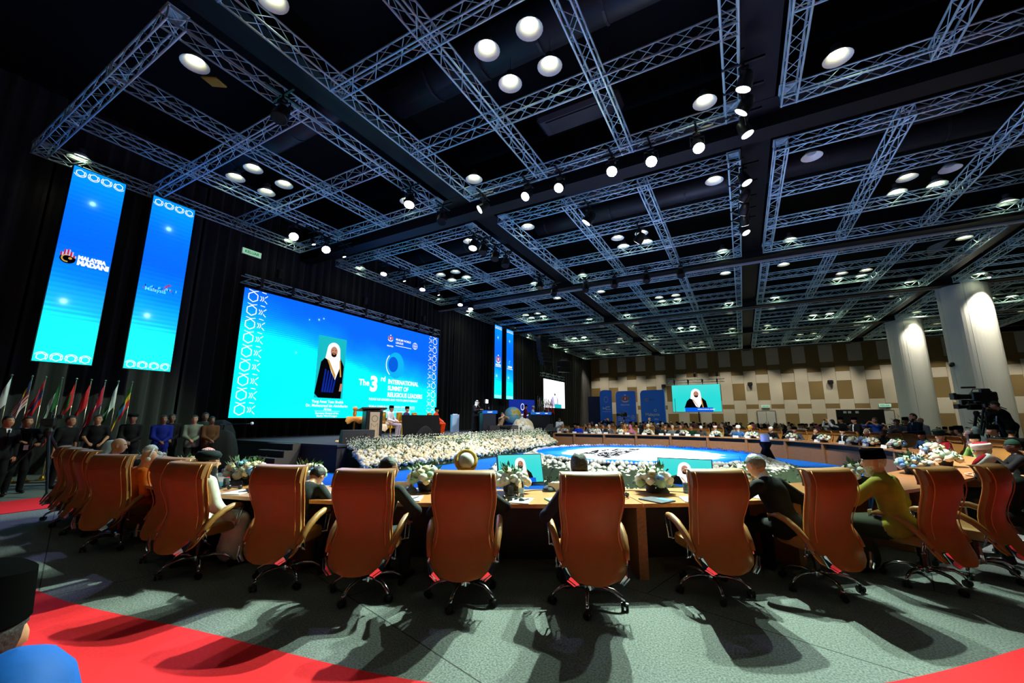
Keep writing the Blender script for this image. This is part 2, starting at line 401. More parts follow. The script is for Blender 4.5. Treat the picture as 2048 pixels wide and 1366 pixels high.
for ci, x in enumerate(CX):
    for ri, y in enumerate(RY):
        if ci == 3 and ri < 2: continue
        t = thing('truss_grid', 'square aluminium truss grid ' + _cn[ci] + ', ' + _rn[ri], 'truss', (x + TL / 2, y + TL / 2, TZ + TB / 2), 0, 'ceiling truss grids')
        for k in range(4):
            o = -TL / 2 + TB / 2 + (TL - TB) * k / 3
            truss_beam(t, (0, o, 0), 0)
            truss_beam(t, (o, 0, .0), PI / 2)
        for sx in (-1, 1):
            for sy in (-1, 1):
                p = link('corner_plate', _plate, t); p.location = (sx * (TL - TB) / 2, sy * (TL - TB) / 2, TB / 2)
                MB().tube([(0, 0, 0), (0, 0, 2.3)], .01, 5).obj('hanger_chain', BLACK, t).location = (sx * (TL - TB) / 2, sy * (TL - TB) / 2, TB / 2)
# ================================================================ pendant high-bay lamps
SHADE_I = mat('lamp_reflector', (.92, .92, .86), .35)
SHADE_O = mat('lamp_body_grey', (.35, .36, .38), .4, .5)
LENS = mat('lamp_lens_lit', (.9, .9, .9), .4, emit=(.97, 1, .84), es=PEND_E)
LENS_OFF = mat('lamp_lens_unlit', (.55, .6, .62), .3)
def make_pendant(lens):
    t = thing('pendant_lamp', '', 'lamp')
    MB().lathe([(.10, .16), (.13, .14), (.27, 0), (.275, 0), (.135, .155), (.10, .175)], 20).obj('shade', SHADE_I, t, True)
    MB().lathe([(.001, .115), (.125, .12), (.125, .135), (.001, .14)], 20).obj('lens', lens, t)
    MB().lathe([(.10, .17), (.10, .30), (.07, .33), (.03, .34)], 14).obj('driver_housing', SHADE_O, t, 'a')
    MB().tube([(0, 0, .33), (0, 0, 2.34)], .006, 4).obj('suspension_wire', BLACK, t)
    return t
LENS_FAR = mat('lamp_lens_lit_far', (.9, .9, .9), .4, emit=(.97, 1, .84), es=PEND_FAR)
_pend = {True: make_pendant(LENS), False: make_pendant(LENS_OFF), 2: make_pendant(LENS_FAR), 3: make_pendant(mat('lamp_lens_lit_back', (.9, .9, .9), .4, emit=(.97, 1, .84), es=PEND_FILL))}
_used = set()
def pendant(x, y, lb, on=True):
    r = _pend[on]
    if on not in _used: _used.add(on); r.location = (x, y, 9.26); r['label'] = lb; r['group'] = 'pendant lamps'; return
    dup(r, (x, y, 9.26), 0, lb, 'pendant lamps')
PX = [(-16.75, -9.85, -13.2), (-6.97, -.15, -3.55), (2.45, 8.95, 5.78), (11.7, 18.2, 15.0)]
PY = [(3.33, 9.95, 6.65), (13.8, 20.38, 17.1), (23.7, 30.2, 27.2), (33.4, 39.4, 36.5), (42.6, 48.6, 45.7)]
for ci, (xa, xb, xc) in enumerate(PX):
    for ri, (ya, yb, yc) in enumerate(PY):
        if ci == 3 and ri < 2: continue
        for x in (xa, xb):
            for y in (ya, yb):
                pendant(x, y, 'dome lamp at the %s-%s corner of the truss grid ' % ('stage' if x == xa else 'pillar', 'carpet' if y == ya else 'wall') + _cn[ci] + ', ' + _rn[ri], False if (ci == 2 and ri == 1 and x == xa and y == ya) else 2 if ri > 1 else True)
        for dx in (-.5, .5):
            for dy in (-.5, .5):
                off = ci == 2 and ri == 1 and dx > 0 and dy < 0
                pendant(xc + dx, yc + dy, 'clustered dome lamp, %s-%s one, amid truss grid ' % ('stage' if dx < 0 else 'pillar', 'carpet' if dy < 0 else 'wall') + _cn[ci] + ', ' + _rn[ri], False if off else 2 if ri > 1 else True)
for x, nm in ((-10.0, 'stage side'), (-3.5, 'middle'), (2.6, 'pillar side')):  # unseen lamps added behind the camera to fill the chair backs
    for y in (-4.2, -1.2): pendant(x, y, 'pendant dome lamp of the %s pair behind the red carpet, %s one' % (nm, 'nearer' if y > -2 else 'farther'), 3)
for o in list(bpy.data.objects):
    if o.name.startswith('pendant_lamp') and any(c.data == _pend[False].children[1].data for c in o.children if c.data):
        o['label'] = 'unlit bluish dome lamp ' + ('alone in a corner bay' if o.location.x < 4 else 'in a cluster of four') + ' of the truss grid past key lights'
# ================================================================ stage lights on the trusses
CAN = mat('fixture_black', (.06, .06, .065), .4)
def led_face(name, col, es): return mat(name, (.8, .8, .8), .3, emit=col, es=es)
def fixture(loc, aim, lb, face, r=.13, group=None, power=0, col=(1, 1, 1), cone=60, blend=.4, hz=None):
    """moving-head par hung under a truss; loc is the pivot of the head"""
    t = thing('stage_light', lb, 'stage light', loc, 0, group)
    d = (Vector(aim) - Vector(loc)).normalized()
    q = d.to_track_quat('-Z', 'Y').to_matrix().to_4x4()
    top = (hz or (TZ + .01)) - loc[2]
    h = MB().lathe([(r * .55, r * 1.5), (r * .8, r * 1.2), (r, r * .3), (r * 1.05, -r * .9), (r, -r * .95)], 14, 0, q).obj('head', CAN, t, 'a')
    f = MB()
    f.lathe([(.0005, -r * .97), (r * .93, -r * .98)], 14, 0, q).obj('lens', face, h)
    yk = Vector((d.y, -d.x, 0)); yk = yk.normalized() if yk.length > .05 else Vector((1, 0, 0))
    a = yk * (r * 1.15)
    MB().tube([a, a + Vector((0, 0, r * 1.7)), -a + Vector((0, 0, r * 1.7)), -a], .018, 6).obj('yoke', CAN, t)
    MB().bev((0, 0, r * 2.0), (.2, .16, .1), .02).obj('base', CAN, t)
    MB().tube([(0, 0, r * 2.2), (0, 0, max(top, r * 2.3))], .03, 6).box((0, 0, top), (.8, .05, .05)).box((0, 0, top), (.05, .8, .05)).obj('clamp', CAN, t)
    if power:
        L = bpy.data.lights.new('stage_light_beam', 'SPOT'); L.energy = power; L.color = col; L.spot_size = math.radians(cone); L.spot_blend = blend
        L.shadow_soft_size = r * .35
        lo = bpy.data.objects.new('beam', L); COL.objects.link(lo); lo.parent = t
        lo.matrix_local = Matrix.Translation(d * (r * 1.2)) @ q
    return t
FK = led_face('led_white_bright', (.96, 1, .93), 90); FD = led_face('led_white', (1, 1, 1), 9); FP = led_face('led_violet', (.72, .62, 1), 70); FDk = mat('lens_dark', (.1, .12, .16), .1)
FS = led_face('led_small', (.95, .97, 1), 14)
KEYCOL = (.72, 1, .78)
_kp = [(-6.93, 10.44, .95), (-5.29, 10.46, .3), (-4.21, 10.51, .45), (-2.6, 10.44, 2.3), (-1.56, 10.5, 1.3), (-.41, 10.47, .3)]
_kl = ['at the stage end of the key light row', 'second in the key light row', 'third in the key light row', 'glaring, fourth in the key light row', 'glaring, fifth in the key light row', 'last in the key light row by the black beam']
_ka = [(-14.2, 4.4, 1.4), (-7.5, 2.2, .4), (-4.8, 2.5, .4), (-2.4, 3.2, .4), (-.6, 3.6, .4), (1.2, 5.5, .4)]
for (x, y, p), lb, am in zip(_kp, _kl, _ka):
    fixture((x, y, 8.5), am, 'round white stage light ' + lb, FK if p > 1 else FD, .15, 'key lights on the front truss', KEY_W * p, KEYCOL, 50, .5)
for i, (y, lb) in enumerate(((8.75, 'first'), (9.5, 'second'), (10.38, 'third'))):
    fixture((.64, y, 8.5), [(-2.3, 10.2, .2), (-5.8, 11.3, .2), (3.3, 10.8, .8)][i], 'oval white LED stage light on the near cross truss, %s along it' % lb, FD, .15, 'LED lights on the cross truss', KEY_W * (.6 if i < 2 else 1.1), (.95, 1, .93), 60, .7)
for i, (y, lb) in enumerate(((12.75, 'first'), (13.8, 'second'), (14.8, 'third'), (15.7, 'fourth'), (16.5, 'fifth'))):
    fixture((.64, y, 8.5), [(3.6, 12.2, .8), (-7.5, 22.6, .8), (-3.2, 22.8, .8), (1.0, 21, .8), (4.0, 14.8, .8)][i], 'oval white LED stage light on the truss beyond the black beam, %s along it' % lb, FD, .15, 'LED lights on the cross truss', KEY_W * .85, (.95, 1, .93), 50, .7)
for i, (y, lb, b) in enumerate(((8.7, 'first, glaring', 1), (10.1, 'second, glaring', 1), (13.26, 'third', 0), (16.0, 'fourth', 0), (19.4, 'fifth', 0), (20.5, 'sixth', 0))):
    fixture((-14.4, y, 8.5), (-8.5, y - 4, 1.0) if b else (-13.4, y - 2.2, 1), 'violet LED wash light over the stage edge, ' + lb + ' from the exit sign', FP, .17 if b else .15, 'violet wash lights over the stage', STAGE_W * (.6 if b else .35), (.5, .5, 1) if b else (.8, .75, 1), 60, .6)
for i, (y, lb) in enumerate(((9.45, 'first'), (10.9, 'second'), (14.5, 'third'), (17.2, 'fourth'))):
    fixture((-14.31, y, 8.45), (-12.6, y + 2.0, 1.2), 'small white spotlight between the violet wash lights, %s from the exit sign' % lb, FS, .07, 'small spots over the stage', STAGE_W * .5, (1, .93, .84), 55, .6)
for x, y, lb, on in ((-8.72, 8.91, 'glowing head at the truss edge beside the stage light row', 1), (-8.63, 4.61, 'unlit head on the truss corner above the yellow panel', 0), (-8.55, 10.34, 'unlit head on the truss end by the black beam', 0),
                 (-4.08, 12.79, 'glowing head just beyond the key light row', 1), (-2.9, 15.3, 'glowing head above the LED floor', 1), (-8.85, 12.69, 'first of a dark row on the truss beside the black gap', 1), (-8.78, 13.3, 'second of a dark row on the truss beside the black gap', 0),
                 (-8.7, 14.1, 'third of a dark row on the truss beside the black gap', 0), (-8.7, 15.0, 'fourth of a dark row on the truss beside the black gap', 0), (-8.7, 18.6, 'fifth of a dark row on the truss beside the black gap', 0), (-8.5, 20.0, 'last of the dark row with a cyan beam', 0),
                 (-6.75, 20.2, 'dark ball shaped head on the far truss edge, first of four', 0), (-5.2, 20.2, 'dark ball shaped head on the far truss edge, second of four', 0), (-3.6, 20.2, 'dark ball shaped head on the far truss edge, third of four', 0), (-2.0, 20.2, 'dark ball shaped head on the far truss edge, last of four', 0)):
    fixture((x, y, 8.45), (-10.2, 11.6, .3) if (x, y) == (-4.08, 12.79) else (-10.2, 17.5, .3) if (x, y) == (-2.9, 15.3) else (x + (1.5 if y < 11 else .4), y - 3, 0), 'black moving head light, ' + lb, FD if on else FDk, .17, 'moving heads on the trusses', KEY_W * .9 if (x, y) in ((-4.08, 12.79), (-2.9, 15.3)) else 0, (1, .97, .88), 55, .7)
# floor-standing blue uplight glow on the trusses comes from the LED screens themselves

# recessed wall-wash downlights along the far wall and beside the pillars
def downlight(x, y, lb, pw=1500, z=10.2):
    t = thing('downlight', lb, 'downlight', (x, y, z), 0, 'wall wash downlights')
    MB().lathe([(.13, -.12), (.14, .1), (.10, .12)], 14).obj('can', CAN, t, 'a'); MB().lathe([(.001, -.10), (.12, -.105)], 14).obj('lens', led_face('downlight_lens', (1, .93, .78), 12), t)
    MB().tube([(0, 0, .1), (0, 0, 11.62 - z)], .015, 5).obj('stem', BLACK, t)
    L = bpy.data.lights.new('downlight_beam', 'SPOT'); L.energy = pw; L.color = (1, .92, .74); L.spot_size = math.radians(88); L.spot_blend = .5; L.shadow_soft_size = .1
    lo = bpy.data.objects.new('beam', L); COL.objects.link(lo); lo.parent = t; lo.location = (0, 0, -.16)
for k in range(12): downlight(-15.9 + 3.63 * k, 51.4, 'recessed downlight grazing the panelled far wall, number %s from the drape corner' % ('one two three four five six seven eight nine ten eleven twelve'.split()[k]), 1700)
downlight(12.0, 30.15, 'recessed downlight grazing the nearer lit pillar', 2600, 9.2); downlight(11.8, 39.5, 'recessed downlight grazing the farther lit pillar', 2200, 9.5)
# ================================================================ executive chairs
LEATHER = mat('tan_leather', (.60, .41, .17), .5, var=.06, scale=9, bump=.02)
LEATHER_D = mat('tan_leather_headband', (.53, .335, .13), .5, var=.06, scale=9)
PIPING = mat('leather_piping', (.80, .55, .28), .5)
RUBBER = mat('caster_rubber', (.05, .05, .055), .5)
PROF = [(.275, -.395, .12), (.29, -.385, .19), (.325, -.362, .245), (.37, -.335, .272), (.43, -.300, .285), (.50, -.268, .280), (.57, -.248, .264), (.64, -.245, .256), (.72, -.262, .262), (.80, -.290, .276),
        (.88, -.318, .288), (.95, -.335, .290), (1.02, -.338, .284), (1.09, -.322, .278), (1.15, -.292, .276)]
def shell(rows, th, lift=0., n=10, mi=0, wrap=.05):
    mb = MB(); L = []
    for z, y, w in rows:
        loop = []
        for i in range(n + 1):
            u = -1 + 2 * i / n; loop.append((u * w, y - lift + wrap * u * u - (.012 if abs(u) < .99 else 0), z))
        for i in range(n + 1):
            u = 1 - 2 * i / n; loop.append((u * w, y + th + wrap * u * u + (.012 if abs(u) < .99 else 0), z))
        L.append(loop)
    m = len(L[0]); vs = [p for l in L for p in l]
    fs = [(i * m + j, i * m + (j + 1) % m, (i + 1) * m + (j + 1) % m, (i + 1) * m + j) for i in range(len(L) - 1) for j in range(m)]
    fs += [tuple(range(m))[::-1], tuple(range((len(L) - 1) * m, len(L) * m))]
    return mb.add(vs, fs, mi)
def make_chair():
    t = thing('office_chair', 'tan leather high-back office chair', 'chair')
    back = shell(PROF, .05).obj('backrest', LEATHER, t, 'a')
    mb = MB()
    for s in (-1, 1):
        mb.tube([(s * (w + .004), y + .045 + .05, z) for z, y, w in PROF[1:]], .009, 5)
        mb.tube([(s * (w - .03), y + .01, z) for z, y, w in PROF[5:]], .005, 4)
    mb.obj('edge_piping', PIPING, back, True)
    band = [(1.005, -.340, .286), (1.03, -.343, .287), (1.08, -.333, .284), (1.13, -.312, .281), (1.155, -.292, .279), (1.163, -.27, .275)]
    shell(band, .085, .012).obj('headrest_band', LEATHER_D, t, 'a')
    rows = []
    for z, a in ((.39, .9), (.405, .98), (.455, 1.0), (.485, .97), (.50, .85)):
        rows.append([(a * .27 * math.copysign(abs(math.cos(k * PI / 12)) ** .45, math.cos(k * PI / 12)), -.01 + a * .27 * math.copysign(abs(math.sin(k * PI / 12)) ** .45, math.sin(k * PI / 12)), z) for k in range(25)])
    mb = MB().grid(rows); mb.add(rows[0][:-1], [tuple(range(24))[::-1]]); mb.add(rows[-1][:-1], [tuple(range(24))])
    mb.obj('seat', LEATHER, t, 'a')
    for s in (-1, 1):
        arc = [(s * .292, -.255, .43), (s * .305, -.20, .50), (s * .318, -.12, .585), (s * .324, -.02, .645), (s * .324, .08, .672), (s * .318, .17, .668), (s * .312, .215, .655)]
        mb = MB(); mb.tube(arc, [.024, .03, .033, .033, .032, .028, .016], 8); a = mb.obj('armrest', LEATHER, t, True)
        mb = MB()
        mb.tube([(x, y, z - .032) for x, y, z in arc], .009, 6)
        for dx in (-.02, .02):
            mb.tube([(s * .312 + dx, .2, .645), (s * .305 + dx, .17, .45), (s * .29 + dx * .3, .16, .445)], .0065, 6)
            mb.tube([(s * .305 + dx, -.2, .48), (s * .30 + dx, -.17, .36), (s * .28 + dx * .3, -.16, .37)], .0065, 6)
        for yy, zz in ((.17, .45), (-.17, .36)): mb.tube([(s * .283, yy, zz), (s * .327, yy, zz)], .007, 6)
        mb.tube([(s * .30, .165, .448), (s * .22, .165, .43)], .009, 6); mb.tube([(s * .30, -.165, .362), (s * .2, -.165, .41)], .009, 6)
        mb.obj('chrome_bracket', CHROME, a, True)
        mb = MB()
        lo = [(s * .288, -.325, .40), (s * .262, -.36, .315), (s * .205, -.385, .278)]
        hi = [(s * .268, -.345, .41), (s * .235, -.368, .345), (s * .17, -.398, .292)]
        mb.tube(lo, .011, 6)
        mb.add(lo + hi + [(x, y + .02, z) for x, y, z in lo + hi], [(0, 1, 4, 3), (1, 2, 5, 4), (6, 9, 10, 7), (7, 10, 11, 8), (3, 4, 10, 9), (4, 5, 11, 10)])
        mb.obj('corner_bracket', CHROME, t)
    MB().box((0, -.21, .37), (.26, .08, .03)).box((0, -.08, .37), (.22, .3, .035)).obj('tilt_plate', BLACKG, t)
    MB().lathe([(.028, .13), (.028, .25), (.04, .25), (.04, .36)], 12).obj('gas_column', BLACKG, t, 'a')
    b = MB().lathe([(.03, .10), (.05, .11), (.05, .155), (.03, .165)], 14).obj('base', CHROME, t, 'a')
    for k in range(5):
        a = PI / 2 + .35 + 2 * PI * k / 5; c, s_ = math.cos(a), math.sin(a)
        mb = MB().tube([(r * c, r * s_, z) for r, z in ((.04, .135), (.14, .15), (.24, .14), (.31, .10), (.335, .065))], [.022, .02, .018, .016, .013], 7)
        mb.obj('leg', CHROME, b, True)
        M = Matrix.Translation((.335 * c, .335 * s_, .0)) @ Matrix.Rotation(a + .6 * k, 4, 'Z')
        mb = MB()
        for d in (-.02, .02): mb.tube([(0, d - .011, .031), (0, d + .011, .031)], .03, 12, 0, M)
        mb.tube([(0, 0, .03), (0, 0, .075)], .009, 6, 0, M); mb.bev((0, 0, .045), (.05, .022, .03), .008, 0, M)
        mb.obj('caster', RUBBER, b)
    return t
_chair = make_chair(); _chair_first = [True]
def chair(x, y, rz, lb, group=None):
    """rz: direction the sitter faces, angle of +Y from world +Y"""
    if _chair_first[0]:
        _chair_first[0] = False; _chair.location = (x, y, 0); _chair.rotation_euler = (0, 0, rz); return tag(_chair, lb, 'chair', group)
    return dup(_chair, (x, y, 0), rz, lb, group)
# measured near chairs (x, y)
NEAR = [(-9.85, 2.74), (-9.14, 2.68), (-8.42, 2.62), (-7.3, 2.5), (-6.1, 2.7), (-5.38, 2.56), (-4.27, 2.87), (-3.29, 3.07), (-2.42, 3.44), (-1.38, 3.92), (-.41, 4.75), (.52, 5.37), (1.5, 6.05), (2.1, 6.68), (2.95, 7.7)]
_near_lb = ['under the woman in a pale headscarf', 'under the bald man in brown with blue lanyard', 'behind the grey haired guest', 'occupied by the monk wearing white headphones', 'behind the guest in a red checked headcloth',
            'behind the man with black turban and white sleeves', 'behind the stooping man whose grey sleeve shows', 'behind the dark haired man in grey suit', 'behind the man in a white and gold turban',
            'behind the man in a tall grey fur hat', 'standing empty before the screen monitor', 'behind the grey haired man in black suit', 'behind the man in black cap and olive shirt', 'partly hidden by the chair of the olive shirt man', 'under the bowed man in white and red turban']
def face_in(x, y):
    s = ring_s(x, y); return ring(s)[1] + PI / 2      # faces inward (opposite of outward normal)
NEAR_RZ = []
for i, (x, y) in enumerate(NEAR):
    rz = face_in(x, y) + [-.05, -.02, .0, .42, .05, .02, .0, .02, .06, .05, -.02, .0, .02, .05, .1][i]
    NEAR_RZ.append(rz); chair(x, y, rz, 'tan office chair ' + _near_lb[i], 'tan office chairs around the table')
# ================================================================ ring of table units
seat_name = ['woman in pale headscarf', 'bald man in brown', 'grey haired guest', 'monk with headphones', 'guest in checked headcloth', 'bearded man with white sleeves', 'stooping man', 'dark haired man in grey suit', 'turbaned man', 'man in fur hat', 'empty chair', 'grey haired man in black', 'man in black cap and olive shirt', 'chair behind the olive shirt man', 'bowed man in white turban']
UNITS = []
UL = 1.78; _s0 = ring_s(-1.47, 5.42)
_smax = ring_s(-9.95, 23.1)
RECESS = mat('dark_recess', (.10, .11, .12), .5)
_units = [(_s0 + UL * k) for k in range(-6, 40) if -.2 < _s0 + UL * k < _smax - .4]
for k, sa in enumerate(_units):
    sa = max(sa, .02); sb = min(sa + UL, _smax + .3)
    far = ring(sa)[0].y > 15; mid = 7 < ring(sa)[0].y <= 15
    c = ring((sa + sb) / 2, .45)[0]
    if far or mid: nm = ('in the far arc', 'on the right bend of the ring')[0 if far else 1]
    else: nm = 'facing the ' + seat_name[min(range(len(NEAR)), key=lambda i: (NEAR[i][0] - c.x) ** 2 + (NEAR[i][1] - c.y) ** 2)]
    t = thing('conference_table', ('wood panelled table unit ' if far or mid else 'wood table unit ') + nm, 'table', (c.x, c.y, 0), 0, 'table units of the ring')
    if far or mid: UNITS.append((t, c, 'wood panelled table unit'))
    M = Matrix.Translation((-c.x, -c.y, 0))
    def strip(o0, o1, z0, z1, e=.003, nn=4):
        ss = np.linspace(sa + e, sb - e, nn)
        return MB().prism([tuple(ring(q, o1)[0]) for q in ss] + [tuple(ring(q, o0)[0]) for q in ss[::-1]], z0, z1, 0, M)
    top = strip(0, TW, .72, .76).obj('table_top', TABLE, t)
    strip(.10, .125, .004, .56, .05).obj('front_panel', WOOD, t)
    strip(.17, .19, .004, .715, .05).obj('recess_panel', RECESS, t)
    for q in ([sa + .05, sb - .05] if k == 0 else [sb - .003]):
        p, a = ring(q); d = Vector((math.cos(a), math.sin(a))); e = Vector((-d.y, d.x)) * .05
        MB().prism([tuple(p + d * .02 + e), tuple(p + d * .02 - e), tuple(p + d * (TW - .05) - e), tuple(p + d * (TW - .05) + e)], 0.004, .72, 0, M).obj('end_support', WOOD, t)
# ================================================================ LED walls and prints
def led_mat(name, ramp, aspect=1., tilt=0., stars=(), es=1., cloud=.22, nscale=2.2, stripes=0.):
    m = bpy.data.materials.new(name); m.use_nodes = True; nt = m.node_tree; N = nt.nodes; Lk = nt.links.new
    b = N['Principled BSDF']; b.inputs['Base Color'].default_value = (.01, .01, .01, 1); b.inputs['Roughness'].default_value = .7; b.inputs['Specular IOR Level'].default_value = .15
    tc = N.new('ShaderNodeTexCoord'); sp = N.new('ShaderNodeSeparateXYZ'); Lk(tc.outputs['Generated'], sp.inputs[0])
    def math_(op, a, c=None, d=None):
        n = N.new('ShaderNodeMath'); n.operation = op
        for k, v in enumerate((a, c, d)):
            if v is None: continue
            if hasattr(v, 'links') or hasattr(v, 'is_linked'): Lk(v, n.inputs[k])
            else: n.inputs[k].default_value = v
        return n.outputs[0]
    cm = N.new('ShaderNodeCombineXYZ'); Lk(math_('MULTIPLY', sp.outputs[0], aspect), cm.inputs[0]); Lk(sp.outputs[1], cm.inputs[1])
    no = N.new('ShaderNodeTexNoise'); no.inputs['Scale'].default_value = nscale; no.inputs['Detail'].default_value = 5; no.inputs['Distortion'].default_value = .6; Lk(cm.outputs[0], no.inputs['Vector'])
    v = math_('ADD', sp.outputs[1], math_('MULTIPLY', math_('SUBTRACT', no.outputs['Fac'], .5), cloud * 2))
    v = math_('ADD', v, math_('MULTIPLY', sp.outputs[0], tilt))
    if stripes: v = math_('ADD', v, math_('MULTIPLY', math_('SINE', math_('MULTIPLY', sp.outputs[1], stripes)), .022))
    cr = N.new('ShaderNodeValToRGB'); Lk(v, cr.inputs[0]); e = cr.color_ramp.elements
    while len(e) < len(ramp): e.new(.5)
    for k, (p, c) in enumerate(ramp): e[k].position = p; e[k].color = (*[v if v > .8 else v / es for v in lin(c)], 1)
    col = cr.outputs[0]
    for (sx, sy, r) in stars:
        dx = math_('MULTIPLY', math_('SUBTRACT', sp.outputs[0], sx), aspect); dy = math_('SUBTRACT', sp.outputs[1], sy)
        d2 = math_('ADD', math_('MULTIPLY', dx, dx), math_('MULTIPLY', dy, dy))
        g = math_('DIVIDE', r * r, math_('ADD', d2, r * r * .7))
        g = math_('POWER', g, 2.)
        mx = N.new('ShaderNodeMix'); mx.data_type = 'RGBA'; mx.blend_type = 'MIX'; mx.clamp_factor = True
        Lk(g, mx.inputs[0]); Lk(col, mx.inputs[6]); mx.inputs[7].default_value = (.35, 1, 1, 1); col = mx.outputs[2]
    Lk(col, b.inputs['Emission Color']); b.inputs['Emission Strength'].default_value = es
    return m
P_WHITE = flat('print_white', (1, 1, 1), 1.15); P_SKIN = flat('print_skin', (.80, .55, .45), .9); P_BLACK = flat('print_black', (.02, .02, .05), .3); P_GOLD = flat('print_gold', (.85, .65, .3), .9)
P_DARK = flat('print_brown', (.22, .1, .08), .5); P_BLUE = flat('print_blue', (.05, .16, .6), .9); P_RED = flat('print_red', (.85, .1, .15), .9); P_CYAN = flat('print_cyan', (.45, .95, 1), 1.)
P_GREY = flat('print_grey', (.25, .26, .3), .6); P_LAV = flat('print_lavender', (.78, .74, .9), 1.); P_TEAL = flat('print_teal', (.1, .78, .82), .9); P_SKY = flat('print_sky', (.06, .72, .97), 1.); P_DBLUE = flat('print_deep_blue', (.02, .38, .9), 1.)
PRN = [P_WHITE, P_SKIN, P_BLACK, P_GOLD, P_DARK, P_BLUE, P_RED, P_CYAN, P_GREY, P_LAV, P_TEAL, P_DBLUE, P_SKY]
def ell(mb, cx, cy, rx, ry, mi, z=.003, n=20, a0=0, a1=2 * PI):
    mb.poly([(cx + rx * math.cos(a0 + (a1 - a0) * k / n), cy + ry * math.sin(a0 + (a1 - a0) * k / n), z) for k in range(n + (1 if a1 - a0 < 6.28 else 0))], mi)
def arcband(mb, cx, cy, r, t, mi, z=.003, n=20, a0=0, a1=2 * PI, sx=1.):
    for k in range(n):
        p, q = (a0 + (a1 - a0) * j / n for j in (k, k + 1))
        mb.poly([(cx + sx * rr * math.cos(a), cy + rr * math.sin(a), z) for rr, a in ((r, p), (r, q), (r - t, q), (r - t, p))], mi)
def line(mb, p, q, t, mi=0, z=.003):
    d = (Vector(q) - Vector(p)).normalized(); nrm = Vector((-d.y, d.x)) * t / 2
    mb.poly([(*(Vector(p) + nrm), z), (*(Vector(p) - nrm), z), (*(Vector(q) - nrm), z), (*(Vector(q) + nrm), z)], mi)
def hexcell(mb, cx, cy, r, t, mi=0):
    for k in range(6):
        a, b = PI / 6 + PI / 3 * k, PI / 6 + PI / 3 * (k + 1)
        line(mb, (cx + r * math.cos(a), cy + r * math.sin(a)), (cx + r * math.cos(b), cy + r * math.sin(b)), t, mi)
def robed_man(mb, cx, cy, s, full=False, mi0=0):
    """white head-cloth, dark robe with gold hem; s = head height"""
    def P(pts, mi, z): mb.poly([(cx + x * s, cy + y * s, z) for x, y in pts], mi)
    b = -4.25 if full else -2.35
    P([(-.75, -.55), (.75, -.55), (1.35, -1.1), (1.55, b), (-1.75, b), (-1.35, -1.1)] if not full else [(-.7, -.55), (.75, -.55), (1.2, -1.3), (1.1, b), (-1.2, b), (-1.6, b + .35), (-1.2, -1.1)], 2, .003)
    if full:
        for k in range(5): P([(-.75 + .28 * k, -1.7 - .1 * k), (-.6 + .28 * k, -1.7 - .1 * k), (-.75 + .25 * k, b + .5), (-.95 + .25 * k, b + .5)], 5, .0045)
    P([(-.72, -.5), (.65, -.5), (.75, -1.5), (.35, -2.3 if not full else -2.6), (-.1, -1.9)], 0, .005)
    P([(-.8, -.5), (-.62, -.5), (.38, -2.2), (.3, -2.55)], 3, .006); P([(.62, -.5), (.75, -.5), (1.0, -2.3), (.85, -2.3)], 3, .006)
    mb.poly([(cx + s * (.68 * math.cos(a)), cy + s * (.05 + .72 * math.sin(a)), .007) for a in [PI * k / 14 for k in range(15)]] + [(cx - .82 * s, cy - .75 * s, .007), (cx - .2 * s, cy - .95 * s, .007), (cx + .75 * s, cy - .8 * s, .007)], 0)
    ell(mb, cx + .03 * s, cy - .05 * s, .36 * s, .46 * s, 1, .008)
    ell(mb, cx + .03 * s, cy - .36 * s, .27 * s, .2 * s, 4, .009); ell(mb, cx + .03 * s, cy - .27 * s, .13 * s, .05 * s, 1, .010)
    for e in (-.14, .19): ell(mb, cx + e * s, cy + .07 * s, .075 * s, .03 * s, 4, .010, 8)
    P([(.0, .02), (.06, .02), (.09, -.15), (-.03, -.15)], 3, .0095)
    if full: P([(.95, -2.9), (1.2, -2.9), (1.1, -3.6), (.85, -3.6)], 1, .006)
def crest(mb, cx, cy, s):
    """two supporters, shield and scroll, as on the banner"""
    ell(mb, cx, cy + .62 * s, .13 * s, .1 * s, 0, .004, 10)
    mb.poly([(cx - .24 * s, cy + .42 * s, .004), (cx + .24 * s, cy + .42 * s, .004), (cx + .22 * s, cy, .004), (cx, cy - .25 * s, .004), (cx - .22 * s, cy, .004)], 6)
    mb.poly([(cx - .1 * s, cy + .3 * s, .005), (cx + .1 * s, cy + .3 * s, .005), (cx + .09 * s, cy, .005), (cx, cy - .1 * s, .005), (cx - .09 * s, cy, .005)], 0)
    for e in (-1, 1):
        mb.poly([(cx + e * .28 * s, cy + .35 * s, .004), (cx + e * .42 * s, cy + .5 * s, .004), (cx + e * .55 * s, cy + .2 * s, .004), (cx + e * .5 * s, cy - .2 * s, .004), (cx + e * .34 * s, cy - .22 * s, .004)], 3)
        line(mb, (cx + e * .4 * s, cy + .42 * s), (cx + e * .44 * s, cy - .18 * s), .06 * s, 4, .005)
    arcband(mb, cx, cy + .35 * s, .75 * s, .14 * s, 0, .004, 12, PI * 1.22, PI * 1.78)
def globe_logo(mb, cx, cy, r, mi=0):
    arcband(mb, cx, cy, r, r * .13, mi); arcband(mb, cx, cy, r, r * .12, mi, sx=.45); line(mb, (cx - r, cy), (cx + r, cy), r * .12, mi); line(mb, (cx, cy - r), (cx, cy + r), r * .12, mi)
def screen(name, lb, loc, rz, w, h, m, depth=.09, cat='screen', group=None, frame=BLACK):
    t = thing(name, lb, cat, loc, rz, group)
    MB().bbox((-w / 2 - .02, .01, -h / 2 - .02), (w / 2 + .02, depth, h / 2 + .02)).obj('cabinet', frame, t)
    f = MB().poly([(-w / 2, -h / 2), (w / 2, -h / 2), (w / 2, h / 2), (-w / 2, h / 2)]).obj('display', m, t); f.rotation_euler = (PI / 2, 0, 0)
    return t, f
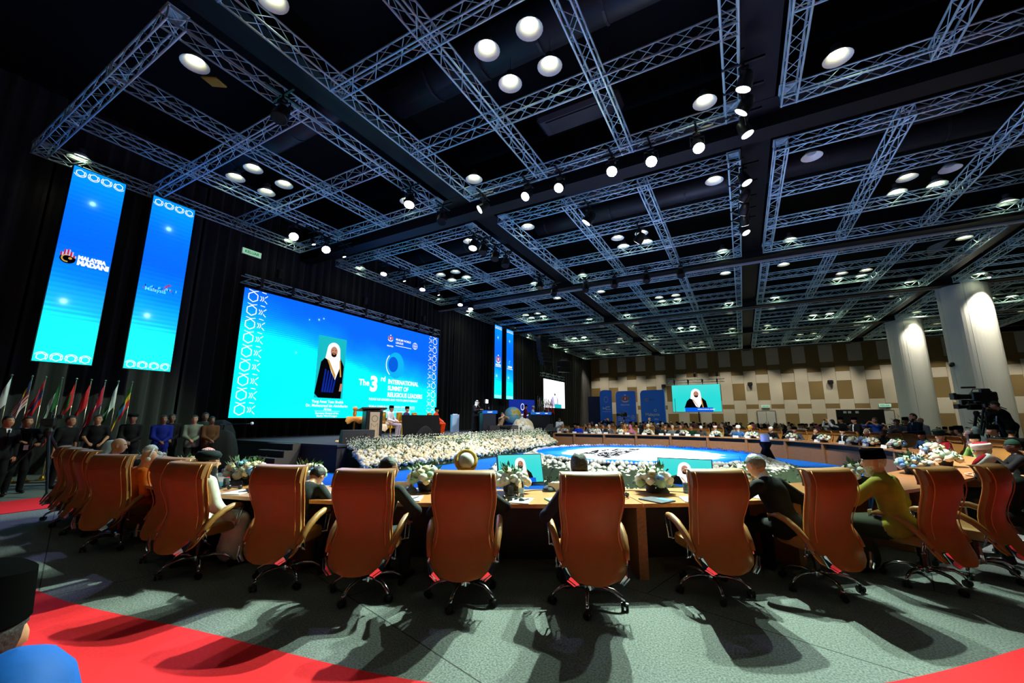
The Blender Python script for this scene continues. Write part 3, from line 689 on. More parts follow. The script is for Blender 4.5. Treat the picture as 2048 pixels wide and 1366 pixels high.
def put(mb, nm, f): return mb.obj(nm, PRN, f)
# ---- big stage screen
RB = [(0, '00fbfa'), (.62, '00f0fa'), (.76, '00c0fc'), (.88, '0090fc'), (.96, '0076f8'), (1, '006cf0')]
BW, BH = 11.78, 5.0
big, bf = screen('stage_screen', 'huge stage LED screen with robed speaker portrait and summit title', (-16.5, 14.14, 4.115), PI / 2, BW, BH, led_mat('big_screen_picture', RB, BW / BH, .42, ((.28, .88, .006), (.3, .9, .005), (.24, .86, .004), (.74, .52, .005), (.2, .55, .005)), SCREEN_E, .2, 1.1, 380), .25)
SX = lambda Y: Y - 14.14
for x0, sg in ((-BW / 2 + .05, 1), (BW / 2 - .05, -1)):
    mb = MB()
    for k in range(9):
        cy = -BH / 2 + .3 + .55 * k
        hexcell(mb, x0 + sg * .30, cy, .20, .035)
        for d in (.02, .10): line(mb, (x0 + sg * (.56 + d), cy + .1), (x0 + sg * (.62 + d), cy), .028); line(mb, (x0 + sg * (.62 + d), cy), (x0 + sg * (.56 + d), cy - .1), .028)
        line(mb, (x0 + sg * .12, cy + .27), (x0 + sg * .3, cy + .22), .028); line(mb, (x0 + sg * .3, cy + .22), (x0 + sg * .48, cy + .27), .028)
        line(mb, (x0 + sg * .75, cy + .06), (x0 + sg * .86, cy + .16), .03); line(mb, (x0 + sg * .75, cy - .06), (x0 + sg * .86, cy - .16), .03); line(mb, (x0 + sg * .62, cy + .27), (x0 + sg * .8, cy + .25), .028)
    put(mb, 'hexagon_border', bf)
mb = MB()
px0, px1 = SX(11.62), SX(13.13); py0, py1 = -1.62, 1.22
mb.poly([(px0, py0, .002), (px1, py0, .002), (px1, py1, .002), (px0, py1, .002)], 10)
robed_man(mb, (px0 + px1) / 2 + .08, .58, .515, True)
put(mb, 'portrait', bf)
mb = MB()
for s, y, z in (('Yang Amat Tuan Sheikh', -1.80, .17), ('Dr. Mohammad bin Abdulkarim', -1.98, .17), ('Al-Issa', -2.13, .15)): text_mesh(s, z, mb, (px0 + px1) / 2, y - .03, .004, 'CENTER', bold=.004)
line(mb, (px0 + .1, -2.2), (px1 - .1, -2.2), .015)
for s, y in (('Secretary General of the', -2.32), ('Muslim World League', -2.44)): text_mesh(s, .12, mb, (px0 + px1) / 2, y - .01, .004, 'CENTER', bold=.003)
put(mb, 'portrait_caption', bf)
mb = MB(); tx = SX(16.36)
text_mesh('The', .42, mb, SX(14.02), -.88, .004, bold=.012); text_mesh('3', 1.05, mb, SX(14.72), -1.12, .004, bold=.05); text_mesh('rd', .36, mb, SX(15.43), -.58, .004, bold=.012)
for s, y in (('INTERNATIONAL', -.68), ('SUMMIT OF', -1.03), ('RELIGIOUS LEADERS', -1.38)): text_mesh(s, .33, mb, SX(15.95), y, .004, bold=.012, sx=.92)
text_mesh('RELIGIOUS LEADERS AND YOUTH EMPOWERMENT', .16, mb, SX(14.72), -1.60, .004, bold=.004, sx=.98)
text_mesh('KUALA LUMPUR CONVENTION CENTRE (KLCC)', .155, mb, SX(14.75), -1.97, .004, bold=.004)
line(mb, (SX(14.75), -2.04), (SX(18.1), -2.04), .018)
text_mesh('15 JUN 2026 (SUNDAY) / 26 ZULHIJJAH 1447H', .15, mb, SX(14.75), -2.22, .004, bold=.004)
put(mb, 'title_lettering', bf)
mb = MB(); ell(mb, SX(16.45), .35, .62, .72, 12, .002, 28); ell(mb, SX(16.25), .38, .36, .42, 11, .0045, 24); arcband(mb, SX(16.42), .36, .70, .05, 0, .005, 18, PI * .75, PI * 1.3)
put(mb, 'crescent_emblem', bf)
mb = MB(); crest(mb, SX(15.95), 1.75, .34); text_mesh('MALAYSIA', .1, mb, SX(15.95), 1.33, .004, 'CENTER', bold=.004)
text_mesh('MUSLIM WORLD', .16, mb, SX(16.35), 1.75, .004, bold=.004); text_mesh('LEAGUE', .16, mb, SX(16.35), 1.57, .004, bold=.004); line(mb, (SX(16.35), 1.45), (SX(17.6), 1.45), .03)
globe_logo(mb, SX(17.9), 1.65, .2); put(mb, 'crest_row', bf)
# hanging truss of the screen
def header_truss(lb, c, rz, L, zt, hang_to):
    t = thing('header_truss', lb, 'truss', c, rz); n = int(L / .42)
    for y in (-.14, .14):
        for z in (-.14, .14): MB().tube([(-L / 2, y, z), (L / 2, y, z)], .024, 6).obj('chord', ALU, t, True)
    mb = MB()
    for i in range(n):
        a, b = -L / 2 + L * i / n, -L / 2 + L * (i + 1) / n; s = .14 if i % 2 else -.14
        for y in (-.14, .14): mb.tube([(a, y, s), (b, y, -s)], .011, 4, caps=False)
        for z in (-.14, .14): mb.tube([(a, s, z), (b, -s, z)], .011, 4, caps=False)
    mb.obj('lattice', ALU, t)
    k = max(2, int(L / 1.3))
    for i in range(k):
        x = -L / 2 + L * (i + .5) / k
        MB().bbox((x - .06, -.17, -.17), (x + .06, .17, .17)).bbox((x - .035, -.05, -zt), (x + .035, .05, -.1)).obj('hanging_bracket', BLACK, t)
    for i in (.12, .5, .88): MB().tube([(-L / 2 + L * i, 0, .15), (-L / 2 + L * i, 0, hang_to - c[2])], .012, 5).obj('chain', BLACK, t); MB().bev((-L / 2 + L * i, 0, .62), (.24, .22, .4), .04).obj('chain_hoist', BLACK, t)
header_truss('black and silver header truss carrying the huge stage screen', (-16.62, 14.14, 6.98), PI / 2, 11.9, .40, 11.62)
header_truss('header truss carrying the white far side screen', (-16.45, 38.1, 5.75), PI / 2, 5.6, .5, 11.62)
header_truss('header truss with cable loops above the far wall screen', (-4.0, 46.1, 5.42), 0, 5.4, .36, 11.62)
# ---- hanging banners
RBN = [(0, '10fff0'), (.16, '00f6f6'), (.3, '00c8fa'), (.45, '0092fc'), (.62, '006cf2'), (.8, '0078f8'), (1, '00a0fa')]
def banner(y0, y1, z0, z1, lb, stars, es=SCREEN_E):
    w, h = y1 - y0, z1 - z0
    t, f = screen('banner_screen', lb, (-16.5, (y0 + y1) / 2, (z0 + z1) / 2), PI / 2, w, h, led_mat('banner_picture', RBN, w / h, .05, stars, es, .10, 2.2, 260), .12, 'screen', 'hanging banner screens')
    for e in (-.35, .35): MB().tube([(e * w, .06, h / 2), (e * w, .06, max(9.0 - (z0 + z1) / 2, h / 2 + .05))], .012, 5).obj('hanger', BLACK, t)
    for yy in (h / 2 - .17, -h / 2 + .13):
        mb = MB()
        for k in range(4):
            x = -w / 2 + .15 + k * (w - .3) / 3; hexcell(mb, x, yy, .095, .02)
            if k < 3:
                xm = x + (w - .3) / 6
                for d in (-.05, .05): line(mb, (xm + d, yy + .08), (xm + d * .4, yy), .016); line(mb, (xm + d * .4, yy), (xm + d, yy - .08), .016)
            arcband(mb, x, yy - .02 if yy < 0 else yy + .02, .15, .016, 0, .003, 8, PI * .15 + (0 if yy < 0 else PI), PI * .85 + (0 if yy < 0 else PI))
        put(mb, 'hexagon_border', f)
    return t, f, w, h
S1 = ((.45, .83, .012), (.3, .30, .014))
t, f, w, h = banner(3.21, 4.38, 3.12, 8.9, 'hanging LED banner with hand emblem and MALAYSIA MADANI lettering', S1)
mb = MB(); lx, ly = -.33, .12
ell(mb, lx, ly - .04, .165, .14, 2, .003); arcband(mb, lx - .02, ly - .03, .115, .035, 3, .0045, 14, PI * .45, PI * 1.6); ell(mb, lx + .05, ly - .02, .04, .035, 3, .005, 8)
for k, hh in enumerate((.10, .17, .19, .15, .07)):
    x = lx - .135 + .066 * k; b_ = ly + .06 - .02 * abs(k - 1.5)
    line(mb, (x, b_), (x, b_ + hh), .045, 6, .004); line(mb, (x + .022, b_), (x + .022, b_ + hh), .03, 9, .005)
text_mesh('MALAYSIA', .155, mb, lx + .2, ly + .02, .004, bold=.012, sx=.84); text_mesh('MADANI', .19, mb, lx + .2, ly - .145, .004, bold=.014, sx=.93)
put(mb, 'emblem_and_lettering', f)
t, f, w, h = banner(5.09, 6.28, 3.12, 8.9, 'hanging LED banner with small red and blue skyline lettering', S1)
mb = MB(); r2 = random.Random(3)
for k in range(26): ell(mb, -.45 + .9 * k / 26, -.22 + r2.uniform(-.06, .06), .014, .03 + r2.uniform(0, .02), r2.choice((7, 7, 6, 11, 5)), .004, 6)
for k in range(9): ell(mb, .15 + r2.uniform(-.06, .1), -.10 + r2.uniform(-.04, .08), .022, .022, 6, .005, 6)
text_mesh('Malaysia', .17, mb, -.42, -.33, .004, bold=.002, mi=7); put(mb, 'skyline_lettering', f)
t, f, w, h = banner(26.85, 27.95, 3.12, 8.9, 'far hanging LED banner with red and gold coat of arms', S1)
mb = MB(); crest(mb, 0, .1, .62); text_mesh('MALAYSIA', .17, mb, 0, -.32, .004, 'CENTER', bold=.012); line(mb, (-.4, -.4), (.4, -.4), .05); put(mb, 'coat_of_arms', f)
t, f, w, h = banner(28.7, 29.85, 3.12, 8.9, 'far hanging LED banner with white lettering nearest the globe', S1)
mb = MB(); text_mesh('MUSLIM', .2, mb, 0, -.32, .004, 'CENTER', bold=.012); line(mb, (-.45, -.42), (.45, -.42), .05); arcband(mb, 0, .12, .16, .05, 7, .004, 12, PI * .3, PI * 1.4); put(mb, 'lettering', f)
# ---- far side screen and far wall screen
t, f = screen('side_screen', 'white glowing side screen beyond the flags with pale speaker picture', (-16.3, 38.1, 3.98), PI / 2, 5.3, 2.72, led_mat('side_screen_picture', [(0, 'f4fdff'), (.5, 'ffffff'), (1, 'ffffff')], 2, 0, (), SCREEN_E * 1.25, .1), .12)
mb = MB(); robed_man(mb, 0, .2, .62); 
for i in range(len(mb.m)): mb.m[i] = {2: 9, 3: 0, 1: 0}.get(mb.m[i], mb.m[i])
mb.poly([(-.1, -1.36, .012), (1.7, -1.36, .012), (1.7, -.98, .012), (-.1, -.98, .012)], 10); put(mb, 'speaker_picture', f)
AQUA = [(0, '32d6d4'), (.5, '28dcd8'), (1, '46e0dc')]
def speaker_screen(name, lb, loc, rz, w, h, s, tilt=0, depth=.1, es=SCREEN_E * .72):
    t, f = screen(name, lb, loc, rz, w, h, led_mat(name + '_picture', AQUA, w / h, 0, (), es, .15), depth)
    if tilt: t.rotation_euler = (tilt, 0, rz)
    mb = MB(); robed_man(mb, 0, h * .16, s)
    mb2 = MB()
    keep = [(fc, mi) for fc, mi in zip(mb.f, mb.m)]
    for fc, mi in keep:
        pts = [(max(-w / 2, min(w / 2, mb.v[i][0])), max(-h * .36, mb.v[i][1]), mb.v[i][2]) for i in fc]; mb2.poly(pts, mi)
    mb2.poly([(-w * .24, -h / 2, .012), (w * .33, -h / 2, .012), (w * .33, -h * .35, .012), (-w * .24, -h * .35, .012)], 11)
    if w > 2: text_mesh('INTERNATIONAL SUMMIT', h * .05, mb2, w * .02, -h * .43, .014, bold=.003); globe_logo(mb2, -w * .04, -h * .425, h * .055); line(mb2, (-w * .45, -h * .5), (-w * .45, 0), .05, 8)
    put(mb2, 'speaker_picture', f); return t, f
t, f = speaker_screen('wall_screen', 'turquoise screen before the panelled far wall showing a robed speaker', (-4.03, 46, 3.67), 0, 4.55, 2.74, .66, 0, .1, SCREEN_E * .8)
MB().bbox((.1, .04, -3.66), (.2, .12, -1.38)).obj('support_pole', BLACK, t)
# ---- floor monitors facing the near seats
for (x, y, rz, lb) in ((-4.9, 9.25, -2.75 - PI + .1, 'tilted floor monitor at the flower rim near the fur hat delegate'), (-1.25, 10.2, 3.45 - PI, 'floor monitor at the flower rim partly behind the empty chair')):
    t, f = speaker_screen('floor_monitor', lb, (x, y, .42), 0, 1.12, .66, .2, 0, .07)
    q = math.atan2(-x, y) ; t.rotation_euler = (-.3, 0, q + (.32 if x < -3 else -.05))
    MB().bbox((-.3, .05, -.42), (.3, .2, -.34)).bbox((-.25, .05, -.36), (.25, .12, .1)).obj('stand', BLACK, t)
# ---- blue standees by the far wall
BLUEB = mat('standee_print', (.14, .46, .98), .5)
def standee(lb, x0, x1, y, z1, fn, rz=0, chamfer=.35):
    w = x1 - x0; t = thing('display_board', lb, 'display board', ((x0 + x1) / 2, y, 0), rz, 'blue display boards')
    pts = [(-w / 2, 0.003), (w / 2, .003), (w / 2, z1 - chamfer * .3), (w / 2 - chamfer * .3, z1), (-w / 2 + chamfer, z1), (-w / 2 + chamfer * .35, z1 - chamfer * .25), (-w / 2, z1 - chamfer)]
    o = MB().prism(pts, 0, .5).obj('board', BLUEB, t); o.rotation_euler = (PI / 2, 0, 0); o.location = (0, .5, 0)
    mb = MB(); fn(mb, w, z1); q = mb.obj('print', [mat('vinyl_%d' % k, c, .6) for k, c in enumerate(((.8, .82, .9), (.7, .5, .4), (.02, .02, .05), (.8, .6, .25), (.25, .1, .08), (.1, .2, .7), (.75, .1, .12), (.4, .7, .85), (.1, .2, .5), (.7, .68, .85), (.1, .5, .6), (.05, .3, .7)))], t)
    q.rotation_euler = (PI / 2, 0, 0); q.location = (0, -.012, 0)
def f1(mb, w, h): arcband(mb, 0, h * .78, .32, .06, 9, sx=.7); text_mesh('3rd', .3, mb, -.4, h * .56, bold=.01); text_mesh('SUMMIT', .16, mb, -.05, h * .6, bold=.004, sx=.8); text_mesh('LEADERS', .16, mb, -.05, h * .54, bold=.004, sx=.8); line(mb, (-.4, h * .5), (.5, h * .5), .03)
def f2(mb, w, h): crest(mb, 0, h * .8, .75); text_mesh('MALAYSIA', .2, mb, 0, h * .66, .004, 'CENTER', bold=.005); text_mesh('MUSLIM WORLD', .2, mb, -.85, h * .4, bold=.004, sx=.85); text_mesh('LEAGUE', .2, mb, -.85, h * .35, bold=.004); line(mb, (-.85, h * .32), (.35, h * .32), .04); globe_logo(mb, .72, h * .385, .22)
def f3(mb, w, h): text_mesh('Malaysia', .42, mb, -.75, h * .42, bold=.006); text_mesh('2026', .2, mb, .1, h * .33, bold=.004); hexcell(mb, .25, h * .54, .12, .05); arcband(mb, -.55, h * .78, .17, .06, 3); text_mesh('SUMMIT', .15, mb, -.3, h * .77, mi=8)
standee('narrow blue display board with ring emblem and summit lettering', -13.45, -12.2, 44, 4.62, f1, .35)
standee('blue display board with gold coat of arms and globe logo', -11.75, -9.75, 44, 4.47, f2)
standee('wide blue display board with white flowing Malaysia lettering', -9.1, -6.75, 43.6, 4.47, f3)
t = thing('backdrop_panel', 'plain dark blue backdrop panel beside the display boards', 'panel', (-13.9, 44.8, 0), .3)
MB().bev((0, 0, 2.0), (2.3, .2, 4.0), .02).obj('board', mat('navy_panel', (.02, .10, .30), .6), t); MB().box((0, .3, .1), (1.5, .5, .2)).obj('foot', BLACK, t)
# ================================================================ round LED floor with flower rim
DC = Vector((-3.1, 14.35)); DR = 3.46; DZ = .5
FOL = mat('dark_foliage', (.12, .20, .09), .7, var=.4, scale=25)
LEAF = mat('green_leaf', (.22, .36, .14), .6, var=.3, scale=20)
BLW = mat('white_bloom', (.86, .86, .82), .8, var=.12, scale=40); BLC = mat('cream_bloom', (.84, .78, .64), .8, var=.12, scale=40); BLB = mat('pale_blue_bloom', (.45, .62, .85), .8, var=.15, scale=40); BLG = mat('pale_green_bloom', (.62, .78, .66), .8, var=.1, scale=40)
def floor_led():
    m = bpy.data.materials.new('led_floor_picture'); m.use_nodes = True; nt = m.node_tree; N = nt.nodes; L = nt.links.new
    b = N['Principled BSDF']; b.inputs['Base Color'].default_value = (.02, .02, .02, 1); b.inputs['Roughness'].default_value = .35
    tc = N.new('ShaderNodeTexCoord'); ln = N.new('ShaderNodeVectorMath'); ln.operation = 'LENGTH'; L(tc.outputs['Object'], ln.inputs[0])
    no = N.new('ShaderNodeTexNoise'); no.inputs['Scale'].default_value = .9; no.inputs['Detail'].default_value = 5; L(tc.outputs['Object'], no.inputs['Vector'])
    a = N.new('ShaderNodeMath'); a.operation = 'MULTIPLY_ADD'; L(no.outputs['Fac'], a.inputs[0]); a.inputs[1].default_value = 1.5; L(ln.outputs['Value'], a.inputs[2])
    mr = N.new('ShaderNodeMapRange'); mr.inputs[1].default_value = .75; mr.inputs[2].default_value = 4.25; L(a.outputs[0], mr.inputs[0])
    cr = N.new('ShaderNodeValToRGB'); L(mr.outputs[0], cr.inputs[0]); e = cr.color_ramp.elements; e.new(.5); e.new(.5)
    for k, (p, c) in enumerate(((.0, 'ffffff'), (.66, 'f4fbff'), (.76, '4fc4f4'), (.9, '1088dc'))): e[k].position = p; e[k].color = (*[v if v > .6 else v / FLOOR_E for v in lin(c)], 1)
    L(cr.outputs[0], b.inputs['Emission Color']); b.inputs['Emission Strength'].default_value = FLOOR_E; return m
t = thing('led_floor', 'low round LED floor glowing white and blue with summit lettering', 'LED floor', (DC.x, DC.y, 0))
d = MB().lathe([(.001, DZ), (DR, DZ)], 72).obj('display', floor_led(), t)
MB().lathe([(DR, 0.003), (DR, DZ - .004), (.01, DZ - .004)], 48).obj('plinth', BLACK, t)
mb = MB()
for s, x, sz in (('RELIGIOUS', -1.30, .46), ('LEADERS SUMMIT', -.82, .46), ('INTERNATIONAL 3RD', -.40, .46)):
    sub = MB(); text_mesh(s, sz, sub, 0, 0, 0, bold=.06)
    ln = max(v[0] for v in sub.v); k = {0: 2.3, 1: 3.3, 2: 4.1}[len(mb.v) and (1 if x < -.5 else 2)] / ln
    y0 = {-1.30: -1.2, -.82: -1.8, -.40: -2.15}[x]
    mb.add([(x - v[1], y0 + v[0] * k, DZ + .004) for v in sub.v], sub.f)
mb.obj('lettering', P_GREY, d)
mb = MB()
for k in range(22):
    a = -.5 + 1.4 * k / 22
    for r in (1.2, 1.36): mb.ball((1.0 + r * .8 * math.cos(a), 1.0 + r * math.sin(a), DZ + .003), (.045, .03, .002), 6, 2)
    if k < 14: mb.ball((.75 - 1.25 * math.cos(a), .5 + 1.1 * math.sin(a), DZ + .003), (.03, .03, .002), 6, 2)
mb.obj('dotted_ring_emblem', flat('print_navy', (.05, .2, .5), .7), d)
# bloom meshes
def bloom(r, seed, n=9, k=6, rough=.2):
    q = random.Random(seed); mb = MB(); mb.ball((0, 0, 0), (r, r, r * .85), n, k)
    mb.v = [tuple(c * (1 + q.uniform(-rough, rough)) for c in v) for v in mb.v]; return mb
def scatter(mb, base, M, mi=0): mb.add(base.v, base.f, mi, M)
rimt = thing('flower_bed', 'sloping bank of white chrysanthemums round the LED floor', 'flower bed', (DC.x, DC.y, 0))
MB().lathe([(DR + .03, DZ - .06), (4.35, .30), (4.92, .003)], 72).obj('foliage_bank', FOL, rimt)
bases = [bloom(.062, i) for i in range(5)]; bms = [b.mesh('bloom', BLW, True) for b in bases]
rr = random.Random(11); near = []; st = MB(); lf = MB()
for i in range(3600):
    u = rr.random(); r = DR + .1 + 1.33 * u; a = rr.uniform(0, 2 * PI)
    z = DZ - .03 - (r - DR) * .33 + (0 if r < 4.35 else -(r - 4.35) * .2) + rr.uniform(-.02, .05)
    x, y = r * math.cos(a), r * math.sin(a)
    dist = math.hypot(DC.x + x, DC.y + y)
    near.append((dist + (0 if y < 0 else 30) + rr.uniform(0, 1.2), x, y, max(z, .05), rr.uniform(.8, 1.3), rr.random() * 6))
for a in np.linspace(0, 2 * PI, 190, endpoint=False): near.append((40, (DR + .07) * math.cos(a), (DR + .07) * math.sin(a), DZ + .02, 1.0 + .3 * math.sin(a * 37), a))
near.sort()
for i, (dd, x, y, z, s, a) in enumerate(near):
    M = Matrix.Translation((x, y, z)) @ Matrix.Rotation(a, 4, 'Z') @ Matrix.Scale(s, 4)
    if i < 260: o = link('bloom', bms[i % 5], rimt); o.matrix_local = M
    else: scatter(st, bases[i % 5], M)
o = st.obj('massed_blooms', BLW, rimt, True); o['kind'] = 'stuff'
for i in range(1500):
    r = rr.uniform(4.2, 4.98); a = rr.uniform(0, 2 * PI); z = max(.02, (4.98 - r) * .38)
    c = Vector((r * math.cos(a), r * math.sin(a), z)); d1 = Vector((rr.uniform(-1, 1), rr.uniform(-1, 1), rr.uniform(.2, 1))).normalized() * rr.uniform(.06, .13); d2 = d1.cross(Vector((rr.uniform(-1, 1), rr.uniform(-1, 1), .3))).normalized() * .02
    lf.add([c, c + d1 * .5 + d2, c + d1, c + d1 * .5 - d2], [(0, 1, 2, 3)])
o = lf.obj('leaves', LEAF, rimt); o['kind'] = 'stuff'
# ================================================================ flower hedge along the stage front
hd = thing('flower_hedge', 'long hedge of cream and white flowers along the stage front', 'flower bed', (0, 0, 0))
HP = catmull([(-10.6, 7.4), (-10.15, 8.75), (-10.0, 9.5), (-9.9, 10.6), (-9.75, 12.5), (-9.75, 16), (-9.85, 19.5), (-10.0, 22.6), (-10.0, 24)], 10)
hl = [0]
for a, b in zip(HP, HP[1:]): hl.append(hl[-1] + (b - a).length)
def hpt(s):
    i = min(int(np.searchsorted(hl, s, 'right')) - 1, len(HP) - 2); i = max(i, 0); q = (s - hl[i]) / (hl[i + 1] - hl[i]); p = HP[i].lerp(HP[i + 1], q); d = (HP[i + 1] - HP[i]).normalized(); return p, Vector((d.y, -d.x))
rows = []
for k in range(60):
    p, nn = hpt(hl[-1] * k / 59 * .999); rows.append([(*(p + nn * o), z) for o, z in ((.42, .003), (.40, .12), (.15, .45), (-.35, .72), (-.62, .76), (-.64, .003))])
mb = MB().grid(rows); mb.obj('foliage_core', FOL, hd)
hb = [bloom(.072, 20 + i) for i in range(5)]; hbm = [[b.mesh('bloom', m_, True) for b in hb] for m_ in (BLW, BLC)]
small = bloom(.03, 40, 6, 4); items = []
for i in range(1750):
    s = hl[-1] * (rr.random() ** 1.25) * .999; p, nn = hpt(s); u = rr.random()
    o = .46 - .70 * u; z = .22 + .44 * u + rr.uniform(-.04, .07)
    items.append((math.hypot(p.x, p.y), *(p + nn * o), z, rr.uniform(.65, 1.2), rr.random() * 6, rr.random() < .55))
items.sort(); st = MB(); st2 = MB()
for i, (dd, x, y, z, s, a, cr_) in enumerate(items):
    M = Matrix.Translation((x, y, z)) @ Matrix.Rotation(a, 4, 'Z') @ Matrix.Scale(s, 4)
    if i < 240: link('bloom', hbm[1 if cr_ else 0][i % 5], hd).matrix_local = M
    else: scatter(st2 if cr_ else st, hb[i % 5], M)
for m_, q in ((BLW, st), (BLC, st2)): o = q.obj('massed_blooms', m_, hd, True); o['kind'] = 'stuff'
sp = MB(); lf = MB(); bb = MB()
for i in range(1000):
    s = hl[-1] * (rr.random() ** 1.2) * .999; p, nn = hpt(s); o = rr.uniform(-.64, -.22); h = rr.uniform(.26, .42); z0 = .58 + (.06 if o < -.3 else -.05)
    lean = Vector((rr.uniform(-.12, .12), rr.uniform(-.12, .12), 0)); b0 = Vector((*(p + nn * o), z0))
    n_ = 4
    for k in range(n_):
        f = (k + 1) / n_; c = b0 + Vector((0, 0, h * f)) + lean * f; r = .036 * (1.15 - .75 * f)
        sp.add([c + Vector((r, 0, 0)), c + Vector((0, r, .012)), c + Vector((-r, 0, 0)), c + Vector((0, -r, -.01)), c + Vector((0, 0, r * 1.2)), c - Vector((0, 0, r * 1.2))],
               [(0, 1, 4), (1, 2, 4), (2, 3, 4), (3, 0, 4), (1, 0, 5), (2, 1, 5), (3, 2, 5), (0, 3, 5)])
o = sp.obj('flower_spikes', mat('white_spike_bloom', (.80, .82, .74), .8), hd); o['kind'] = 'stuff'
for i in range(3600):
    s = hl[-1] * (rr.random() ** 1.15) * .999; p, nn = hpt(s); o = rr.uniform(-.6, .52); z = rr.uniform(.02, .3) if o > .3 else rr.uniform(.3, .9) if o < .1 else rr.uniform(.1, .5)
    c = Vector((*(p + nn * o), z)); d1 = Vector((rr.uniform(-1, 1), rr.uniform(-1, 1), rr.uniform(.0, 1.1))).normalized() * rr.uniform(.07, .17); d2 = d1.cross(Vector((rr.uniform(-1, 1), rr.uniform(-1, 1), .3))).normalized() * .022
    lf.add([c, c + d1 * .5 + d2, c + d1, c + d1 * .5 - d2], [(0, 1, 2, 3)])
    if i % 3 == 0: q = c + nn.to_3d() * .04; M = Matrix.Translation(q) @ Matrix.Scale(rr.uniform(.6, 1.1), 4); scatter(bb, small, M)
o = lf.obj('leaves', LEAF, hd); o['kind'] = 'stuff'
o = bb.obj('small_blossoms', BLW, hd, True); o['kind'] = 'stuff'
# ================================================================ table bouquets
POT = mat('black_pot', (.05, .05, .05), .5)
_rose = [bloom(.05, 60 + i, 9, 6, .16) for i in range(4)]
_rosem = {m_.name: [b.mesh('bloom', m_, True) for b in _rose] for m_ in (BLW, BLC, BLB, BLG)}
def leafy(seed, R, n, z0):
    q = random.Random(seed); lf = MB()
    for i in range(n):
        a = q.uniform(0, 6.28); e = q.uniform(-.1, 1.2); d = Vector((math.cos(a) * math.cos(e), math.sin(a) * math.cos(e), math.sin(e))); c = Vector((0, 0, z0)) + d * R * q.uniform(.6, .95)
        d1 = (d + Vector((q.uniform(-.5, .5), q.uniform(-.5, .5), q.uniform(-.2, .4)))).normalized() * q.uniform(.06, .12); d2 = d1.cross(Vector((0, 0, 1)) + Vector((q.random(), 0, 0))).normalized() * q.uniform(.012, .028)
        lf.add([c, c + d1 * .5 + d2, c + d1, c + d1 * .5 - d2], [(0, 1, 2, 3)])
    return lf
def bouquet(x, y, z, seed, lb, R=.17, n=22, blue=.15, grp='table flower arrangements', big=True):
    q = random.Random(seed); t = thing('flower_arrangement', lb, 'flowers', (x, y, z), q.uniform(0, 6), grp)
    MB().lathe([(.07, .0), (.09, .005), (.115, .10), (.10, .10), (.06, .09)], 16).obj('bowl', POT, t, 'a')
    leafy(seed, R * 1.12, 46, .12).obj('leaves', LEAF, t)
    if big:
        tw = MB()
        for k in range(7):
            a = q.uniform(0, 6.28); tw.tube([(0, 0, .12), (.1 * math.cos(a), .1 * math.sin(a), .26), (.14 * math.cos(a), .14 * math.sin(a), q.uniform(.3, .38))], .003, 4)
        tw.obj('twigs', mat('twig', (.3, .2, .12), .8), t)
    jb = MB()
    for i in range(n):
        fz = 1 - 1.05 * (i + .5) / n; a = i * 2.39996 + q.uniform(-.2, .2); rad = math.sqrt(max(0, 1 - fz * fz))
        c = (R * rad * math.cos(a), R * rad * math.sin(a), .12 + R * .72 * fz)
        u = q.random(); m_ = BLB if u < blue else BLG if u < blue + .1 else BLC if u < blue + .45 else BLW
        M = Matrix.Translation(c) @ Matrix.Rotation(q.uniform(0, 6), 4, 'Z') @ Matrix.Scale(q.uniform(.75, 1.25) * (R / .17), 4)
        if big: link('bloom', _rosem[m_.name][i % 4], t).matrix_local = M
        else: jb.add(_rose[i % 4].v, _rose[i % 4].f, (BLW, BLC, BLB, BLG).index(m_), M)
    if not big: jb.obj('blooms', [BLW, BLC, BLB, BLG], t, True)
    return t
NB = [(343, 931, 'with bare twigs, beside the glass near the grey haired guest'), (430, 945, 'behind the bearded man with white sleeves'), (482, 965, 'with blue flowers beside the headphones'), (552, 958, 'peeping over the chair of the stooping man'), (628, 972, 'next to the water bottle and the stooping man'), (857, 975, 'hidden half behind the turbaned man'),
      (1020, 985, 'beside the crystal glass and clear bottle'), (1305, 985, 'before the floor monitor and the empty chair'), (1502, 975, 'with green flowers behind the empty chair'), (1728, 968, 'in front of the man with black cap')]
for i, (px_, py_, lb) in enumerate(NB):
    p = onz(px_, py_, .76); s = ring_s(p.x, p.y); pp, a = ring(s); off = (Vector((p.x, p.y)) - pp).dot(Vector((math.cos(a), math.sin(a)))); c = ring(s, min(max(off, .16), .5))[0]
    bouquet(c.x, c.y, .761, 100 + i, 'white and cream flower arrangement ' + lb, .185, 24, .25 if i in (2, 4) else .06)
for i, (px_, py_, R, bl) in enumerate(((1790, 938, .17, .3), (1838, 940, .2, .05), (1875, 925, .2, .05), (1905, 905, .2, .15), (1870, 889, .18, .1), (1845, 885, .19, .05))):
    p = onz(px_, py_ + 6, .76); s = ring_s(p.x, p.y); c = ring(s, .28)[0]
    bouquet(c.x, c.y, .761, 130 + i, ['low white and blue flower arrangement behind the olive shirt man', 'full white flower arrangement beyond the chair of the olive shirt man', 'large white flower arrangement before the man in white fez', 'large white and blue flower arrangement facing the two veiled women', 'green and white flower arrangement before the man in red patterned robe', 'cream flower arrangement beside the man in red patterned robe'][i], R, 20, bl)
_s = ring_s(3.6, 16.4); FAR_S = []
_fl = ['before the bearded man with hand on chin', 'before the guest in orange robe', 'before the man in white shirt and black cap', 'between two suited guests in the bend']
k = 0
while _s < _smax - .3:
    c = ring(_s, .3)[0]; _t = bouquet(c.x, c.y, .761, 160 + k, 'white flower arrangement on the far table ' + (_fl[k] if k < 4 else 'among the seated far row'), .19, 16, .08, 'far table flower arrangements', False)
    if k > 3: UNITS.append((_t, c, 'white flower arrangement'))
    _s += 1.62 + .15 * math.sin(k * 2.3); k += 1
